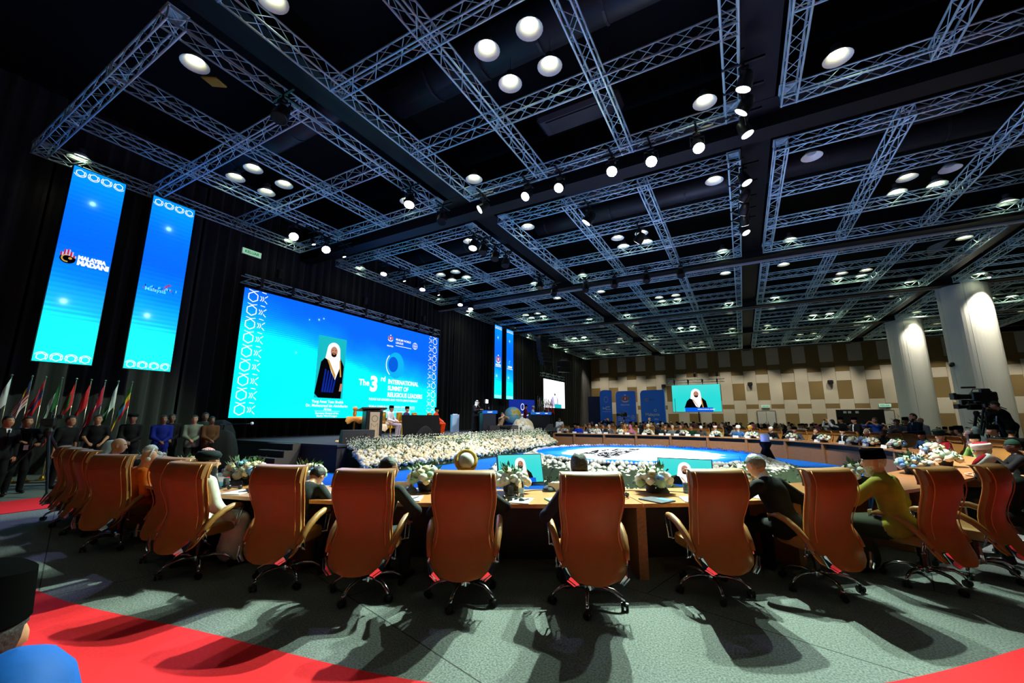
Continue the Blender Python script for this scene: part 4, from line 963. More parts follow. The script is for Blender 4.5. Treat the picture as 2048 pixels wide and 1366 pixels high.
# ================================================================ figures: smooth-blended implicit bodies
def _sdf(kind, p, P):
    if kind == 'c':
        a, b, ra, rb = p; a = np.array(a, np.float32); b = np.array(b, np.float32); ba = b - a; L = max(float(ba @ ba), 1e-8)
        q = P - a; t = np.clip((q @ ba) / L, 0, 1); return np.linalg.norm(q - t[..., None] * ba, axis=-1) - (ra + (rb - ra) * t)
    c, r, R = p; q = P - np.array(c, np.float32)
    if R is not None: q = q @ np.array(R, np.float32)
    r = np.array(r, np.float32); k0 = np.linalg.norm(q / r, axis=-1); k1 = np.linalg.norm(q / (r * r), axis=-1)
    return k0 * (k0 - 1) / np.maximum(k1, 1e-6)
def _pbox(kind, p):
    if kind == 'c':
        a, b, ra, rb = p; m = max(ra, rb); return np.minimum(a, b) - m, np.maximum(a, b) + m
    c, r, R = p; m = max(r) if R is not None else np.array(r); return np.array(c) - m, np.array(c) + m
def sdf_mesh(prims, h, k=.035):
    """prims: (kind, params, material index, blend) -> verts, quads, material per quad"""
    lo = np.min([_pbox(q[0], q[1])[0] for q in prims], 0) - 2.5 * h; hi = np.max([_pbox(q[0], q[1])[1] for q in prims], 0) + 2.5 * h
    n = np.ceil((hi - lo) / h).astype(int) + 1
    D = np.full(n, 9., np.float32)
    ax = [(lo[i] + h * np.arange(n[i])).astype(np.float32) for i in range(3)]
    for kind, p, m, kk in prims:
        kk = k if kk is None else kk
        a, b = _pbox(kind, p); i0 = np.maximum(((a - lo) / h - kk / h - 2).astype(int), 0); i1 = np.minimum(((b - lo) / h + kk / h + 3).astype(int), n)
        sl = tuple(slice(u, v) for u, v in zip(i0, i1))
        G = np.stack(np.meshgrid(*[ax[i][sl[i]] for i in range(3)], indexing='ij'), -1)
        d = _sdf(kind, p, G); o = D[sl]; e = np.maximum(kk - np.abs(o - d), 0) / kk
        D[sl] = np.minimum(o, d) - e * e * kk * .25
    S = D < 0
    c = [np.s_[0:-1], np.s_[1:]]
    cnt = np.zeros(n - 1, np.int16); acc = np.zeros((*(n - 1), 3), np.float32)
    for axis in range(3):
        o1, o2 = [i for i in range(3) if i != axis]
        for u in (0, 1):
            for v in (0, 1):
                s0 = [None] * 3; s1 = [None] * 3; s0[axis] = c[0]; s1[axis] = c[1]
                for s in (s0, s1): s[o1] = c[u]; s[o2] = c[v]
                a, b = D[tuple(s0)], D[tuple(s1)]; x = (a < 0) != (b < 0)
                with np.errstate(divide='ignore', invalid='ignore'): t = np.where(x, a / (a - b), 0)
                cnt += x; acc[..., axis] += np.where(x, t, 0); acc[..., o1] += np.where(x, u, 0); acc[..., o2] += np.where(x, v, 0)
    act = cnt > 0; idx = np.full(n - 1, -1, np.int64); idx[act] = np.arange(int(act.sum()))
    cell = np.argwhere(act); V = lo + h * (cell + acc[act] / cnt[act][:, None])
    F = []
    for axis in range(3):
        o1, o2 = (axis + 1) % 3, (axis + 2) % 3
        s0 = [np.s_[1:-1]] * 3; s1 = [np.s_[1:-1]] * 3; s0[axis] = np.s_[0:-1]; s1[axis] = np.s_[1:]
        x = S[tuple(s0)] != S[tuple(s1)]; g = np.argwhere(x)
        off = np.ones(3, int); off[axis] = 0; g = g + off
        ins = S[tuple(g.T)]
        def cid(d1, d2):
            q = g.copy(); q[:, o1] -= d1; q[:, o2] -= d2; return idx[tuple(q.T)]
        f = np.stack([cid(1, 1), cid(0, 1), cid(0, 0), cid(1, 0)], 1); f[~ins] = f[~ins][:, ::-1]; F.append(f)
    F = np.concatenate(F); F = F[(F >= 0).all(1)]
    C = V[F].mean(1).astype(np.float32); best = np.full(len(C), 9., np.float32); mi = np.zeros(len(C), np.int32)
    for kind, p, m, kk in prims:
        d = _sdf(kind, p, C); w = d < best; best[w] = d[w]; mi[w] = m
    return V, F, mi
SKINS = {'l': (.80, .60, .47), 'm': (.66, .45, .33), 'd': (.45, .29, .21), 'b': (.30, .19, .14)}
def cloth(c, rough=.8):
    return mat('cloth_%02x%02x%02x' % tuple(int(v * 255) for v in c), c, rough, var=.12, scale=14, bump=.12, spec=.15)
def skin(k): return mat('skin_' + k, SKINS[k], .5, var=.05, scale=30)
HAIRS = {'k': (.04, .035, .035), 'g': (.45, .46, .45), 'w': (.75, .75, .73), 'n': (.16, .1, .07)}
def hairm(k):
    k = 'k' if k == 'none' else k
    return mat('hair_' + k, HAIRS[k], .6, var=.3, scale=60, bump=.3)
FABB = mat('black_velvet', (.03, .03, .032), .95, spec=.0)
def Rm(yaw, pitch, roll=0): return (Matrix.Rotation(yaw, 3, 'Z') @ Matrix.Rotation(-pitch, 3, 'X') @ Matrix.Rotation(roll, 3, 'Y'))
def ik(sh, wr, l1, l2, hint):
    d = wr - sh; L = min(d.length, (l1 + l2) * .995); u = d.normalized(); wr = sh + u * L
    a = (l1 * l1 - l2 * l2 + L * L) / (2 * L); hh = math.sqrt(max(l1 * l1 - a * a, 0)); s = hint - u * hint.dot(u)
    return sh + u * a + s.normalized() * hh, wr
def hand_geo(mb, wr, d, n, side, mi, curl=.6):
    """palm end at wr, direction d, palm normal n; adds four fingers and a thumb"""
    d = d.normalized(); n = (n - d * n.dot(d)).normalized(); w = d.cross(n) * side
    for k, L in enumerate((.066, .075, .07, .055)):
        b = wr + d * .075 + w * (.027 - .018 * k); a1 = curl * .5; p1 = b + (d * math.cos(a1) + n * math.sin(a1)) * L * .45; a2 = curl * 1.3; p2 = p1 + (d * math.cos(a2) + n * math.sin(a2)) * L * .33; a3 = curl * 2; p3 = p2 + (d * math.cos(a3) + n * math.sin(a3)) * L * .26
        mb.tube([b - d * .02, p1, p2, p3], [.0095, .009, .008, .0065], 6, mi)
    b = wr + d * .03 + w * .03; p1 = b + (w * .7 + d * .7 + n * .25).normalized() * .035; p2 = p1 + (d * .9 + w * .15 + n * .35).normalized() * .03
    mb.tube([b - w * .015, p1, p2], [.012, .0105, .008], 6, mi)
def build_person(sp):
    g = sp.get; det = g('det', .018); stand = g('pose', 'sit') == 'stand'; sc = g('scale', 1.)
    mats = [skin(g('skin', 'm')), cloth(g('top', (.1, .1, .12))), cloth(g('bot', g('top', (.1, .1, .12)))), mat('shoe_leather', (.04, .04, .045), .4), hairm(g('hair', 'k')), cloth(g('shirt', (.85, .85, .85))), mat('lip', (.5, .25, .22), .5)]
    fat = g('fat', 1.); lean = g('lean', .08); hip = Vector((0, 0, .93 if stand else .555))
    u = Vector((math.sin(g('side', 0.)), math.sin(lean), math.cos(lean))).normalized(); tw = g('twist', 0.)
    TWM = Matrix.Rotation(tw, 3, 'Z')
    def T(v): v = Vector(v); return TWM @ v
    up = lambda s: hip + T(u * s)
    spR = Matrix.Rotation(tw, 3, 'Z') @ Matrix.Rotation(-lean, 3, 'X')
    RR = [list(r) for r in spR]
    pr = []
    E = lambda c, r, m, R=RR, k=None: pr.append(('e', (tuple(c), tuple(r), R), m, k))
    Cc = lambda a, b, ra, rb, m, k=None: pr.append(('c', (tuple(a), tuple(b), ra, rb), m, k))
    E(hip + Vector((0, -.01, .0)), (.165 * fat, .125 * fat, .12), 2 if stand else 1, None)
    E(up(.16) + T((0, .012, 0)), (.152 * fat, .118 * fat, .16), 1); E(up(.33), (.178 * (.5 + .5 * fat), .126 * (.6 + .4 * fat), .185), 1)
    shl = up(.44)
    shw = .172
    for s in (-1, 1): Cc(shl, shl + T((s * shw, -.005, -.012)), .075, .058, 1)
    if g('jacket', not g('tuck')):
        for s in (-1, 1): Cc(up(.02) + T((s * .065, .0, 0)), up(.02) + T((s * .085, .01, -.10 if stand else -.02)), .118, .112, 1)
    nb = up(.505); hp = lean * .5 + g('nod', 0.); hy = tw + g('turn', 0.)
    HR = Rm(hy, hp, g('hroll', 0)); hc = nb + T((0, .005, 0)) * 1 + (HR @ Vector((0, .025, .14)))
    HRl = [list(r) for r in HR]; H = lambda x, y, z: hc + HR @ Vector((x, y, z))
    Cc(nb - T(u * .03), H(0, -.02, -.05), .056, .05, 0, .02)
    E(H(0, -.012, .02), (.076, .097, .098), 0, HRl, .02); E(H(0, .028, -.055), (.054, .062, .066), 0, HRl, .03); E(H(0, .05, -.01), (.058, .045, .06), 0, HRl, .03)
    Cc(H(0, .088, .012), H(0, .108, -.022), .009, .014, 0, .012); E(H(0, .083, -.052), (.02, .009, .006), 6, HRl, .006)
    for s in (-1, 1): E(H(s * .078, -.005, -.01), (.011, .02, .032), 0, HRl, .008)
    if g('beard'):
        bl = g('beard'); E(H(0, .05, -.085 - .02 * bl), (.05, .045, .035 + .03 * bl), 4, HRl, .012); E(H(0, .035, -.06), (.062, .05, .035), 4, HRl, .01)
    if g('collar'): Cc(nb - T(u * .012), nb + T(u * .02), .062, .057, 5 if g('collar') == 1 else 1, .008)
    ex = MB(); hands = g('hands')
    for s, key in ((-1, 'L'), (1, 'R')):
        sh = shl + T((s * (shw + .012), 0, -.015)); wt = Vector(g('w' + key, (s * .2, .3, .79) if not stand else (s * .24, .05, .80)))
        hint = Vector(g('h' + key, (s * .7, -.5, -.6))); el, wr = ik(sh, wt, .275, .245, hint)
        lo = g('loose', 1.16)
        Cc(sh, el, .056 * lo, .046 * lo, 1); cut = wr if g('short') is None else el + (wr - el) * .02
        if g('short'):
            Cc(el - (el - sh) * .3, wr, .038, .026, 0, .01)
        else:
            Cc(el, wr - (wr - el) * .08, .046 * lo, .037 * lo, 1); Cc(wr - (wr - el) * .12, wr, .027, .026, 0, .006)
            if g('cuff'): Cc(wr - (wr - el) * .1, wr - (wr - el) * .03, .033, .033, 5, .004)
        fd = (wr - el).normalized(); fd = Vector(g('d' + key, fd)).normalized(); nn = Vector(g('n' + key, (0, 0, -1)))
        nn = (nn - fd * nn.dot(fd)); nn = nn.normalized() if nn.length > .01 else Vector((-s, 0, 0))
        ww = fd.cross(nn); pm = wr + fd * .045; PR = [[ww[i], fd[i], nn[i]] for i in range(3)]
        E(pm, (.038, .05, .017), 0, PR, .012); hand_geo(ex, wr, fd, nn, s, 0, g('curl', .55))
    for s in (-1, 1):
        if stand:
            sp_ = g('stride', 0.) * s; kn = Vector((s * .105, .02 + sp_ * .1, .5)); an = Vector((s * .11, -.02 + sp_ * .2, .09)); hj = hip + Vector((s * .088, 0, -.04))
        else:
            kn = Vector((s * g('kw', .12), .45, .50)); an = Vector((s * .12, g('foot', .42), .09)); hj = hip + Vector((s * .09, .02, -.02))
        lw = g('legw', 1.22)
        Cc(hj, kn, .088 * fat, .062 * lw, 2); Cc(kn, an, .06 * lw, .045 * lw, 2)
        Cc(an + Vector((0, -.03, -.045)), an + Vector((s * .02, .15, -.055)), .038, .033, 3, .015)
    if g('robe'):
        rb = g('robe')
        if stand: Cc(hip, (0, 0, .22), .16 * fat, .19, 1 if rb == 1 else 2, .05); E((0, 0, .15), (.21, .19, .12), 1 if rb == 1 else 2, None)
        else: Cc((0, .15, .52), (0, .45, .47), .14, .12, 1 if rb == 1 else 2, .06); Cc((0, .45, .44), (0, .42, .16), .13, .16, 1 if rb == 1 else 2, .05)
    V, F, mi = sdf_mesh(pr, det)
    zmin = V[:, 2].min()
    mb = MB(); mb.v = [tuple(v) for v in V.tolist()]; mb.f = [tuple(f) for f in F.tolist()]; mb.m = mi.tolist()
    mb.add(ex.v, ex.f, 0)
    # eyes and brows
    HM = Matrix.Translation(hc) @ HR.to_4x4(); mats.append(mat('eye_dark', (.05, .04, .04), .3))
    for s in (-1, 1):
        mb.ball((s * .03, .083, .012), (.012, .008, .007), 6, 4, 7, HM); mb.tube([(s * .014, .092, .031), (s * .03, .091, .036), (s * .048, .078, .031)], .005, 5, 4, HM)
    me = mb.mesh('person', mats, True)
    o = link('person', me); o.scale = (sc,) * 3
    headwear(o, sp, HM, up, T, shl)
    return o
def ecap(rx, ry, rz, keep, c=(0, 0, 0), n=20, k=14, jit=0., seed=0):
    q = random.Random(seed); mb = MB(); vs = []; fs = []
    for i in range(k + 1):
        th = PI * i / k
        for j in range(n):
            ph = 2 * PI * j / n; f = 1 + q.uniform(-jit, jit); vs.append((c[0] + rx * f * math.sin(th) * math.cos(ph), c[1] + ry * f * math.sin(th) * math.sin(ph), c[2] + rz * f * math.cos(th)))
    for i in range(k):
        for j in range(n):
            f = (i * n + j, (i + 1) * n + j, (i + 1) * n + (j + 1) % n, i * n + (j + 1) % n)
            m = [sum(vs[a][b] for a in f) / 4 for b in range(3)]
            if keep(*m): fs.append(f)
    return mb.add(vs, fs)
def torus(mb, R, r, z, M=None, n=22, k=7, ry=1., mi=0):
    return mb.tube([(R * math.cos(2 * PI * i / n), R * ry * math.sin(2 * PI * i / n), z) for i in range(n)], r, k, mi, M, closed=True)
def headwear(o, sp, HM, up, T, shl):
    hw = sp.get('hat'); hc = sp.get('hatc', (.9, .9, .9)); hk = sp.get('hair', 'k')
    def add(mb, nm, m, sm=True, M=HM):
        c = mb.obj(nm, m, o, sm); c.matrix_local = M; return c
    if hw not in ('keffiyeh', 'hijab') and hk != 'none':
        top = .3 if hw is None else -.02
        ln = sp.get('hairlen', 0.)
        hr = ecap(.085 + .006 * (hw is None), .105, .108, lambda x, y, z: z > (.078 if y > .045 else .05 if y > .0 else .02 if y > -.03 else -.055 - ln) and z < (.2 if hw is None else .07), (0, -.012, .022), 22, 16, .035 if hw is None else .0, len(o.name))
        add(hr, 'hair', hairm(hk))
    if hw == 'songkok':
        mb = MB(); mb.lathe([(.0925, .032), (.0945, .034), (.089, .125), (.075, .132), (.001, .137)], 24, 0, None, .93, 1.16)
        mb.v = [(x, y - .012, z + .012 * (1 - (x / .09) ** 2) * (1 if z > .1 else 0)) for x, y, z in mb.v]; add(mb, 'cap', cloth(hc) if 'hatc' in sp else FABB, 'a')
    elif hw == 'turban':
        mb = MB(); m2 = cloth(sp.get('hatc2', (.92, .92, .92)))
        for i, (R, r, z, tx) in enumerate(((.088, .027, .052, .10), (.093, .026, .082, -.13), (.085, .027, .112, .16), (.066, .026, .138, -.05))):
            torus(mb, R, r, 0, Matrix.Translation((0, -.012, z)) @ Matrix.Rotation(tx, 4, 'Y') @ Matrix.Rotation(-.12, 4, 'X'), 24, 8, 1.14)
        t = add(mb, 'turban_wrap', cloth(hc)); d = ecap(.085, .10, .105, lambda x, y, z: z > .04, (0, -.012, .07)); add(d, 'turban_crown', m2)
    elif hw == 'ringturban':
        mb = MB()
        for i, (R, r, dz, tx) in enumerate(((.100, .021, .0, .05), (.104, .020, .026, -.06), (.099, .019, .05, .05))):
            torus(mb, R, r, 0, Matrix.Translation((0, -.012 - dz * .75, .065 + dz * .45)) @ Matrix.Rotation(.95, 4, 'X') @ Matrix.Rotation(tx, 4, 'Y'), 26, 8, 1.12)
        add(mb, 'gold_wrap', cloth(hc)); d = ecap(.09, .125, .108, lambda x, y, z: z > .0, (0, -.03, .055)); add(d, 'white_cap', cloth((.86, .86, .84)))
    elif hw == 'fezband':
        mb = MB(); mb.lathe([(.088, .025), (.104, .035), (.11, .10), (.10, .125), (.08, .12)], 24, 0, None, .93, 1.13); mb.v = [(x, y - .012, z) for x, y, z in mb.v]; add(mb, 'white_band', cloth((.92, .93, .9)))
        d = MB().lathe([(.088, .10), (.082, .135), (.055, .146), (.001, .149)], 22, 0, None, .93, 1.13); d.v = [(x, y - .012, z) for x, y, z in d.v]; add(d, 'red_crown', cloth((.66, .07, .13)))
    elif hw == 'karakul':
        mb = MB(); mb.lathe([(.094, .02), (.098, .03), (.1, .09), (.085, .15), (.05, .19), (.001, .2)], 26, 0, None, .86, 1.2); q = random.Random(5)
        mb.v = [(x * (1 + q.uniform(-.03, .03)), y - .012, z - (.03 * math.exp(-(x / .03) ** 2) if z > .13 else 0)) for x, y, z in mb.v]
        add(mb, 'fur_hat', mat('grey_fur', hc, .95, var=.4, scale=90, bump=.9))
    elif hw == 'skullcap':
        add(ecap(.088, .108, .112, lambda x, y, z: z > .05, (0, -.014, .024), 22, 16), 'cap', cloth(hc))
    elif hw == 'beret':
        mb = MB(); mb.lathe([(.088, .035), (.115, .06), (.122, .09), (.1, .125), (.05, .142), (.001, .145)], 26, 0, None, 1, 1.12); mb.v = [(x + .008, y - .02, z - .0) for x, y, z in mb.v]; add(mb, 'cap', cloth(hc))
    elif hw == 'tall':
        mb = MB(); mb.lathe([(.095, .03), (.11, .05), (.118, .11), (.13, .16), (.11, .2), (.05, .225), (.001, .22)], 24, 0, None, 1, 1.1); q = random.Random(9)
        mb.v = [(x * (1 + .05 * math.sin(6 * math.atan2(y, x))), y - .012 + (.03 if z > .15 else 0), z) for x, y, z in mb.v]; add(mb, 'folded_headdress', cloth(hc))
    elif hw in ('keffiyeh', 'hijab'):
        op = .62 if hw == 'keffiyeh' else .50; n = 26; rows = []
        prof = [(.0005, .135, 0), (.02, .132, 0), (.055, .118, .02), (.086, .085, .25), (.098, .045, 1), (.102, 0, 1), (.104, -.05, 1), (.106, -.10, .7 if hw == 'hijab' else 1), (.125, -.15, 0 if hw == 'hijab' else 1), (.17, -.20, 0 if hw == 'hijab' else 1.1), (.205, -.27, 0 if hw == 'hijab' else 1.2)]
        if hw == 'hijab': prof.append((.21, -.34, 0))
        for r, z, f in prof:
            h = op * f; a0, a1 = PI / 2 + h, PI / 2 + 2 * PI - h
            sx = .86 if z > -.12 else 1.12; sy = 1.12 if z > -.12 else .78
            rows.append([(r * sx * math.cos(a0 + (a1 - a0) * j / n) * (1 + .03 * math.sin(j * 2.1)), r * sy * math.sin(a0 + (a1 - a0) * j / n) * (1 + (.03 * math.sin(j * 1.7) if z < -.1 else 0)) - .014 + (-.03 if z < -.12 else 0), z) for j in range(n + 1)])
        mb = MB().grid(rows)
        m_ = cloth(hc, .7)
        if sp.get('check'):
            m_ = mat('red_check_cloth', (.8, .75, .74), .8); nt = m_.node_tree
            if 'chk' not in nt.nodes:
                ck = nt.nodes.new('ShaderNodeTexChecker'); ck.name = 'chk'; ck.inputs['Scale'].default_value = 70; ck.inputs[1].default_value = (.5, .03, .05, 1); ck.inputs[2].default_value = (.75, .6, .58, 1); tc = nt.nodes.new('ShaderNodeTexCoord'); nt.links.new(tc.outputs['Object'], ck.inputs[0]); nt.links.new(ck.outputs[0], nt.nodes['Principled BSDF'].inputs['Base Color'])
        add(mb, 'headcloth' if hw == 'keffiyeh' else 'headscarf', m_)
        if hw == 'keffiyeh':
            q = MB(); torus(q, .093, .009, .075, None, 24, 6, 1.2); torus(q, .091, .009, .092, None, 24, 6, 1.2); add(q, 'head_cord', FABB)
    elif hw == 'gelekap':
        pass
    if sp.get('glasses'):
        q = MB()
        for s in (-1, 1):
            q.tube([(s * .031 + .023 * math.cos(a), .097, .01 + .019 * math.sin(a)) for a in np.linspace(0, 2 * PI, 12, endpoint=False)], .0022, 4, closed=True); q.tube([(s * .054, .095, .012), (s * .08, 0, .012)], .0022, 4)
        q.tube([(-.009, .1, .012), (.009, .1, .012)], .0022, 4); add(q, 'glasses', BLACKG, False)
    if sp.get('phones'):
        q = MB(); q.tube([(.094 * math.cos(a), -.005, .01 + .128 * math.sin(a)) for a in np.linspace(0, PI, 13)], .009, 6)
        for s in (-1, 1): q.tube([(s * .082, -.005, -.01), (s * .108, -.005, -.01)], .034, 12)
        add(q, 'headphones', WHITE)
    if sp.get('lanyard'):
        q = MB(); c = shl
        pts = [Vector((-.05, .135, -.28)), Vector((-.085, .11, -.10)), Vector((-.075, .05, .045)), Vector((0, -.082, .055)), Vector((.075, .05, .045)), Vector((.085, .11, -.10)), Vector((.0, .14, -.30))]
        q.tube([shl + T(p) for p in pts], .009, 6); add(q, 'lanyard', cloth(sp['lanyard']), True, Matrix.Identity(4))
        q = MB().bev((0, 0, 0), (.075, .006, .11), .004); add(q, 'badge', PAPER, False, Matrix.Translation(shl + T(Vector((-.02, .15, -.36)))))
    if sp.get('tie'):
        q = MB(); a = shl + T((0, .118, .0)); b = up(.2) + T((0, .15, 0))
        q.add([a + T((-.045, -.02, .05)), a + T((.045, -.02, .05)), b + T((0, -.0, 0))], [(0, 1, 2)]); add(q, 'shirt_front', cloth((.88, .88, .88)), False, Matrix.Identity(4))
        q = MB().tube([a + T((0, -.005, .035)), up(.3) + T((0, .137, 0)), up(.16) + T((0, .148, 0))], [.014, .02, .026], 6); add(q, 'necktie', cloth(sp['tie']), True, Matrix.Identity(4))
_pc = {}
def person(lb, x, y, rz, group=None, z=0., **sp):
    key = repr(sorted(sp.items()))
    if key in _pc: o = dup(_pc[key])
    else: o = build_person(sp); _pc[key] = o
    o.location = (x, y, z); o.rotation_euler = (0, 0, rz); return tag(o, lb, 'person', group)
# ================================================================ things on the near table tops
def local(t, x, y, z, rz): t.location = (x, y, z); t.rotation_euler = (0, 0, rz); return t
def on_table(px_, py_, z=.761):
    p = onz(px_, py_, z); s = ring_s(p.x, p.y); pp, a = ring(s); o = (Vector((p.x, p.y)) - pp).dot(Vector((math.cos(a), math.sin(a)))); c = ring(s, min(max(o, .12), TW - .12))[0]; return c.x, c.y, a + PI / 2
MICG = mat('mic_base_grey', (.34, .36, .38), .35, .3); MICV = mat('mic_panel', (.18, .15, .28), .3)
def make_mic():
    t = thing('microphone_unit', '', 'microphone')
    mb = ecap(.085, .075, .065, lambda x, y, z: z > 0, (0, 0, 0), 20, 12); mb.v = [(x, y, z * (1.1 - .5 * (y < 0) * -y / .075)) for x, y, z in mb.v]; mb.lathe([(.085, 0), (.086, -.0)], 20, 0, None, 1, .88); mb.obj('base', MICG, t, True)
    MB().bev((-.045, -.02, .035), (.06, .07, .02), .008).obj('control_panel', MICV, t)
    MB().tube([(0, .01, .06), (0, -.0, .14), (.012, -.025, .21), (.035, -.06, .26)], .005, 6).obj('gooseneck', BLACKG, t, True)
    MB().tube([(.035, -.06, .258), (.047, -.078, .283)], [.009, .012], 8).obj('mic_head', BLACKG, t, True); return t
def make_bottle():
    t = thing('water_bottle', '', 'bottle'); G = mat('clear_glass', (.93, .96, .97), .03, trans=.95)
    MB().lathe([(.001, .002), (.031, .0), (.033, .02), (.033, .13), (.026, .16), (.013, .2), (.012, .235), (.014, .24)], 18).obj('glass', G, t, True)
    MB().lathe([(.015, .236), (.015, .255), (.001, .257)], 14).obj('cap', WHITE, t); MB().lathe([(.0335, .05), (.0335, .10)], 18).obj('label_band', mat('bottle_label', (.75, .82, .85), .5), t); return t
def make_glass():
    t = thing('water_glass', '', 'glass'); G = mat('clear_glass', (.93, .96, .97), .03, trans=.95)
    MB().lathe([(.001, .004), (.03, .0), (.036, .11), (.034, .11), (.028, .01), (.001, .012)], 16).obj('tumbler', G, t, True)
    MB().lathe([(.029, .012), (.032, .06), (.001, .06)], 14).obj('water', mat('water', (.8, .9, .95), .05, trans=.9), t, True); return t
def make_plate():
    t = thing('name_card', '', 'name card'); m = mat('card_white', (.9, .9, .9), .6)
    for s in (-1, 1): o = MB().box((0, 0, .05), (.24, .003, .105)).obj('card_face', m, t); o.rotation_euler = (s * .28, 0, 0); o.location = (0, s * .03, 0)
    return t
def make_pad():
    t = thing('note_pad', '', 'paper'); 
    MB().bev((0, 0, .005), (.22, .30, .01), .002).obj('paper_stack', PAPER, t); MB().tube([(.02, -.05, .016), (.07, .06, .016)], .005, 6).obj('pen', BLACKG, t); return t
_first = {}
def place(kind, maker, x, y, z, rz, lb, grp):
    if kind not in _first: t = maker(); _first[kind] = t; tag(t, lb, None, grp); return local(t, x, y, z, rz)
    return dup(_first[kind], (x, y, z), rz, lb, grp)
for px_, py_, k in ((300, 935, 2), (470, 968, 4), (508, 984, 5), (650, 968, 6), (822, 985, 7), (1030, 986, 8), (1100, 978, 9), (1330, 985, 10), (1518, 978, 11), (1758, 968, 12)):
    x, y, rz = on_table(px_, py_); place('mic', make_mic, x, y, .761, rz, 'grey gooseneck microphone unit on the table before the ' + seat_name[k], 'conference microphones')
for px_, py_, k in ((330, 930, 2), (428, 962, 5), (604, 974, 6), (1043, 995, 8)):
    x, y, rz = on_table(px_, py_); place('bottle', make_bottle, x, y, .761, rz, 'clear water bottle on the table before the ' + seat_name[k], 'water bottles')
for px_, py_, k in ((290, 938, 2), (455, 975, 5), (1018, 992, 8), (1372, 985, 10), (1533, 978, 11)):
    x, y, rz = on_table(px_, py_); place('glass', make_glass, x, y, .761, rz, 'glass tumbler on the table before the ' + seat_name[k], 'glass tumblers')
for px_, py_, k in ((812, 980, 7), (962, 983, 8), (1108, 975, 9)):
    x, y, rz = on_table(px_, py_); place('card', make_plate, x, y, .761, rz, 'folded name card on the table before the ' + seat_name[k], 'name cards')
for px_, py_, k, dr in ((480, 985, 5, .2), (640, 990, 6, -.1), (812, 998, 7, .15), (980, 1004, 8, .1), (1035, 1002, 8, -.25), (1380, 1000, 10, -.3), (1520, 995, 11, .1), (1745, 975, 12, .1)):
    x, y, rz = on_table(px_, py_); place('pad', make_pad, x, y, .761, rz + dr, 'white note paper with black pen before the ' + seat_name[k] + (' beside the headset' if px_ == 1035 else ''), 'note papers')
def simple(name, lb, cat, px_, py_, parts, dr=0, grp=None, z=.761):
    x, y, rz = on_table(px_, py_); t = thing(name, lb, cat, (x, y, z), rz + dr, grp)
    for nm, mb, m in parts: mb.obj(nm, m, t, 'a')
    return t
NAVY = mat('navy_folder', (.10, .11, .22), .4); CYB = mat('blue_leaflet', (.15, .5, .8), .4)
simple('folder', 'dark navy folder with blue leaflet on the table left of the empty chair', 'folder', 1315, 1001, [('cover', MB().bev((0, 0, .006), (.24, .31, .012), .003), NAVY), ('leaflet', MB().bev((.07, -.05, .0135), (.11, .16, .002), .0008), CYB)], .5)
simple('folder', 'green booklet at the elbow of the man in fur hat', 'booklet', 1106, 1001, [('cover', MB().bev((0, 0, .005), (.16, .22, .01), .002), mat('green_booklet', (.08, .45, .28), .4)), ('pages', MB().bev((0, .0, .0105), (.13, .19, .001), .0004), PAPER)], .3)
simple('folder', 'navy folder under papers by the stooping man', 'folder', 625, 982, [('cover', MB().bev((0, 0, .006), (.24, .31, .012), .003), NAVY), ('leaflet', MB().bev((-.03, .02, .0135), (.06, .1, .002), .0008), CYB)], -.3)
def headset(lb, px_, py_):
    a = MB().tube([(.07 * math.cos(q), .0, .01 + .07 * math.sin(q)) for q in np.linspace(0, PI, 11)], .007, 6)
    M = Matrix.Rotation(1.2, 4, 'X'); a.v = [tuple(M @ Vector(v) + Vector((0, 0, .012))) for v in a.v]
    b = MB()
    for s in (-1, 1): b.ball((s * .07, 0, .028), (.022, .034, .028), 10, 7)
    return simple('headset', lb, 'headphones', px_, py_, [('headband', a, BLACKG), ('ear_cups', b, BLACKG)], .3)
headset('black translation headset before the bearded man with white sleeves', 470, 979); headset('small black headset on papers before the turbaned man', 1010, 1000); headset('black headset beside the man in fur hat', 1243, 995)
for px_, py_, k in ((1025, 1003, 'left'), (1038, 1004, 'right')):
    simple('receiver', 'small black receiver box on papers before the turbaned man', 'receiver', px_, py_, [('body', MB().bev((0, 0, .016), (.055, .04, .03), .006), BLACKG), ('clip', MB().bev((0, .02, .033), (.03, .01, .006), .002), CHROME)], .1, 'translation receivers')
for px_, py_, q_, lb in ((700, 975, 1, 'between the stooping man and the grey suit'), (880, 984, 2, 'beside the turbaned man'), (1070, 981, 3, 'between bottle and fur hat man'), (1270, 983, 4, 'looping left of the empty chair'), (1360, 984, 5, 'right of the round bouquet')):
    x, y, rz = on_table(px_, py_); r_ = random.Random(q_); pts = [(-.35 + .1 * i, .05 * math.sin(i * 1.3 + q_), .005) for i in range(8)]
    o = MB().tube(pts, .004, 5).obj('microphone_cable', BLACKG); o.location = (x, y, .761); o.rotation_euler = (0, 0, rz); tag(o, 'thin black microphone cable ' + lb, 'cable')
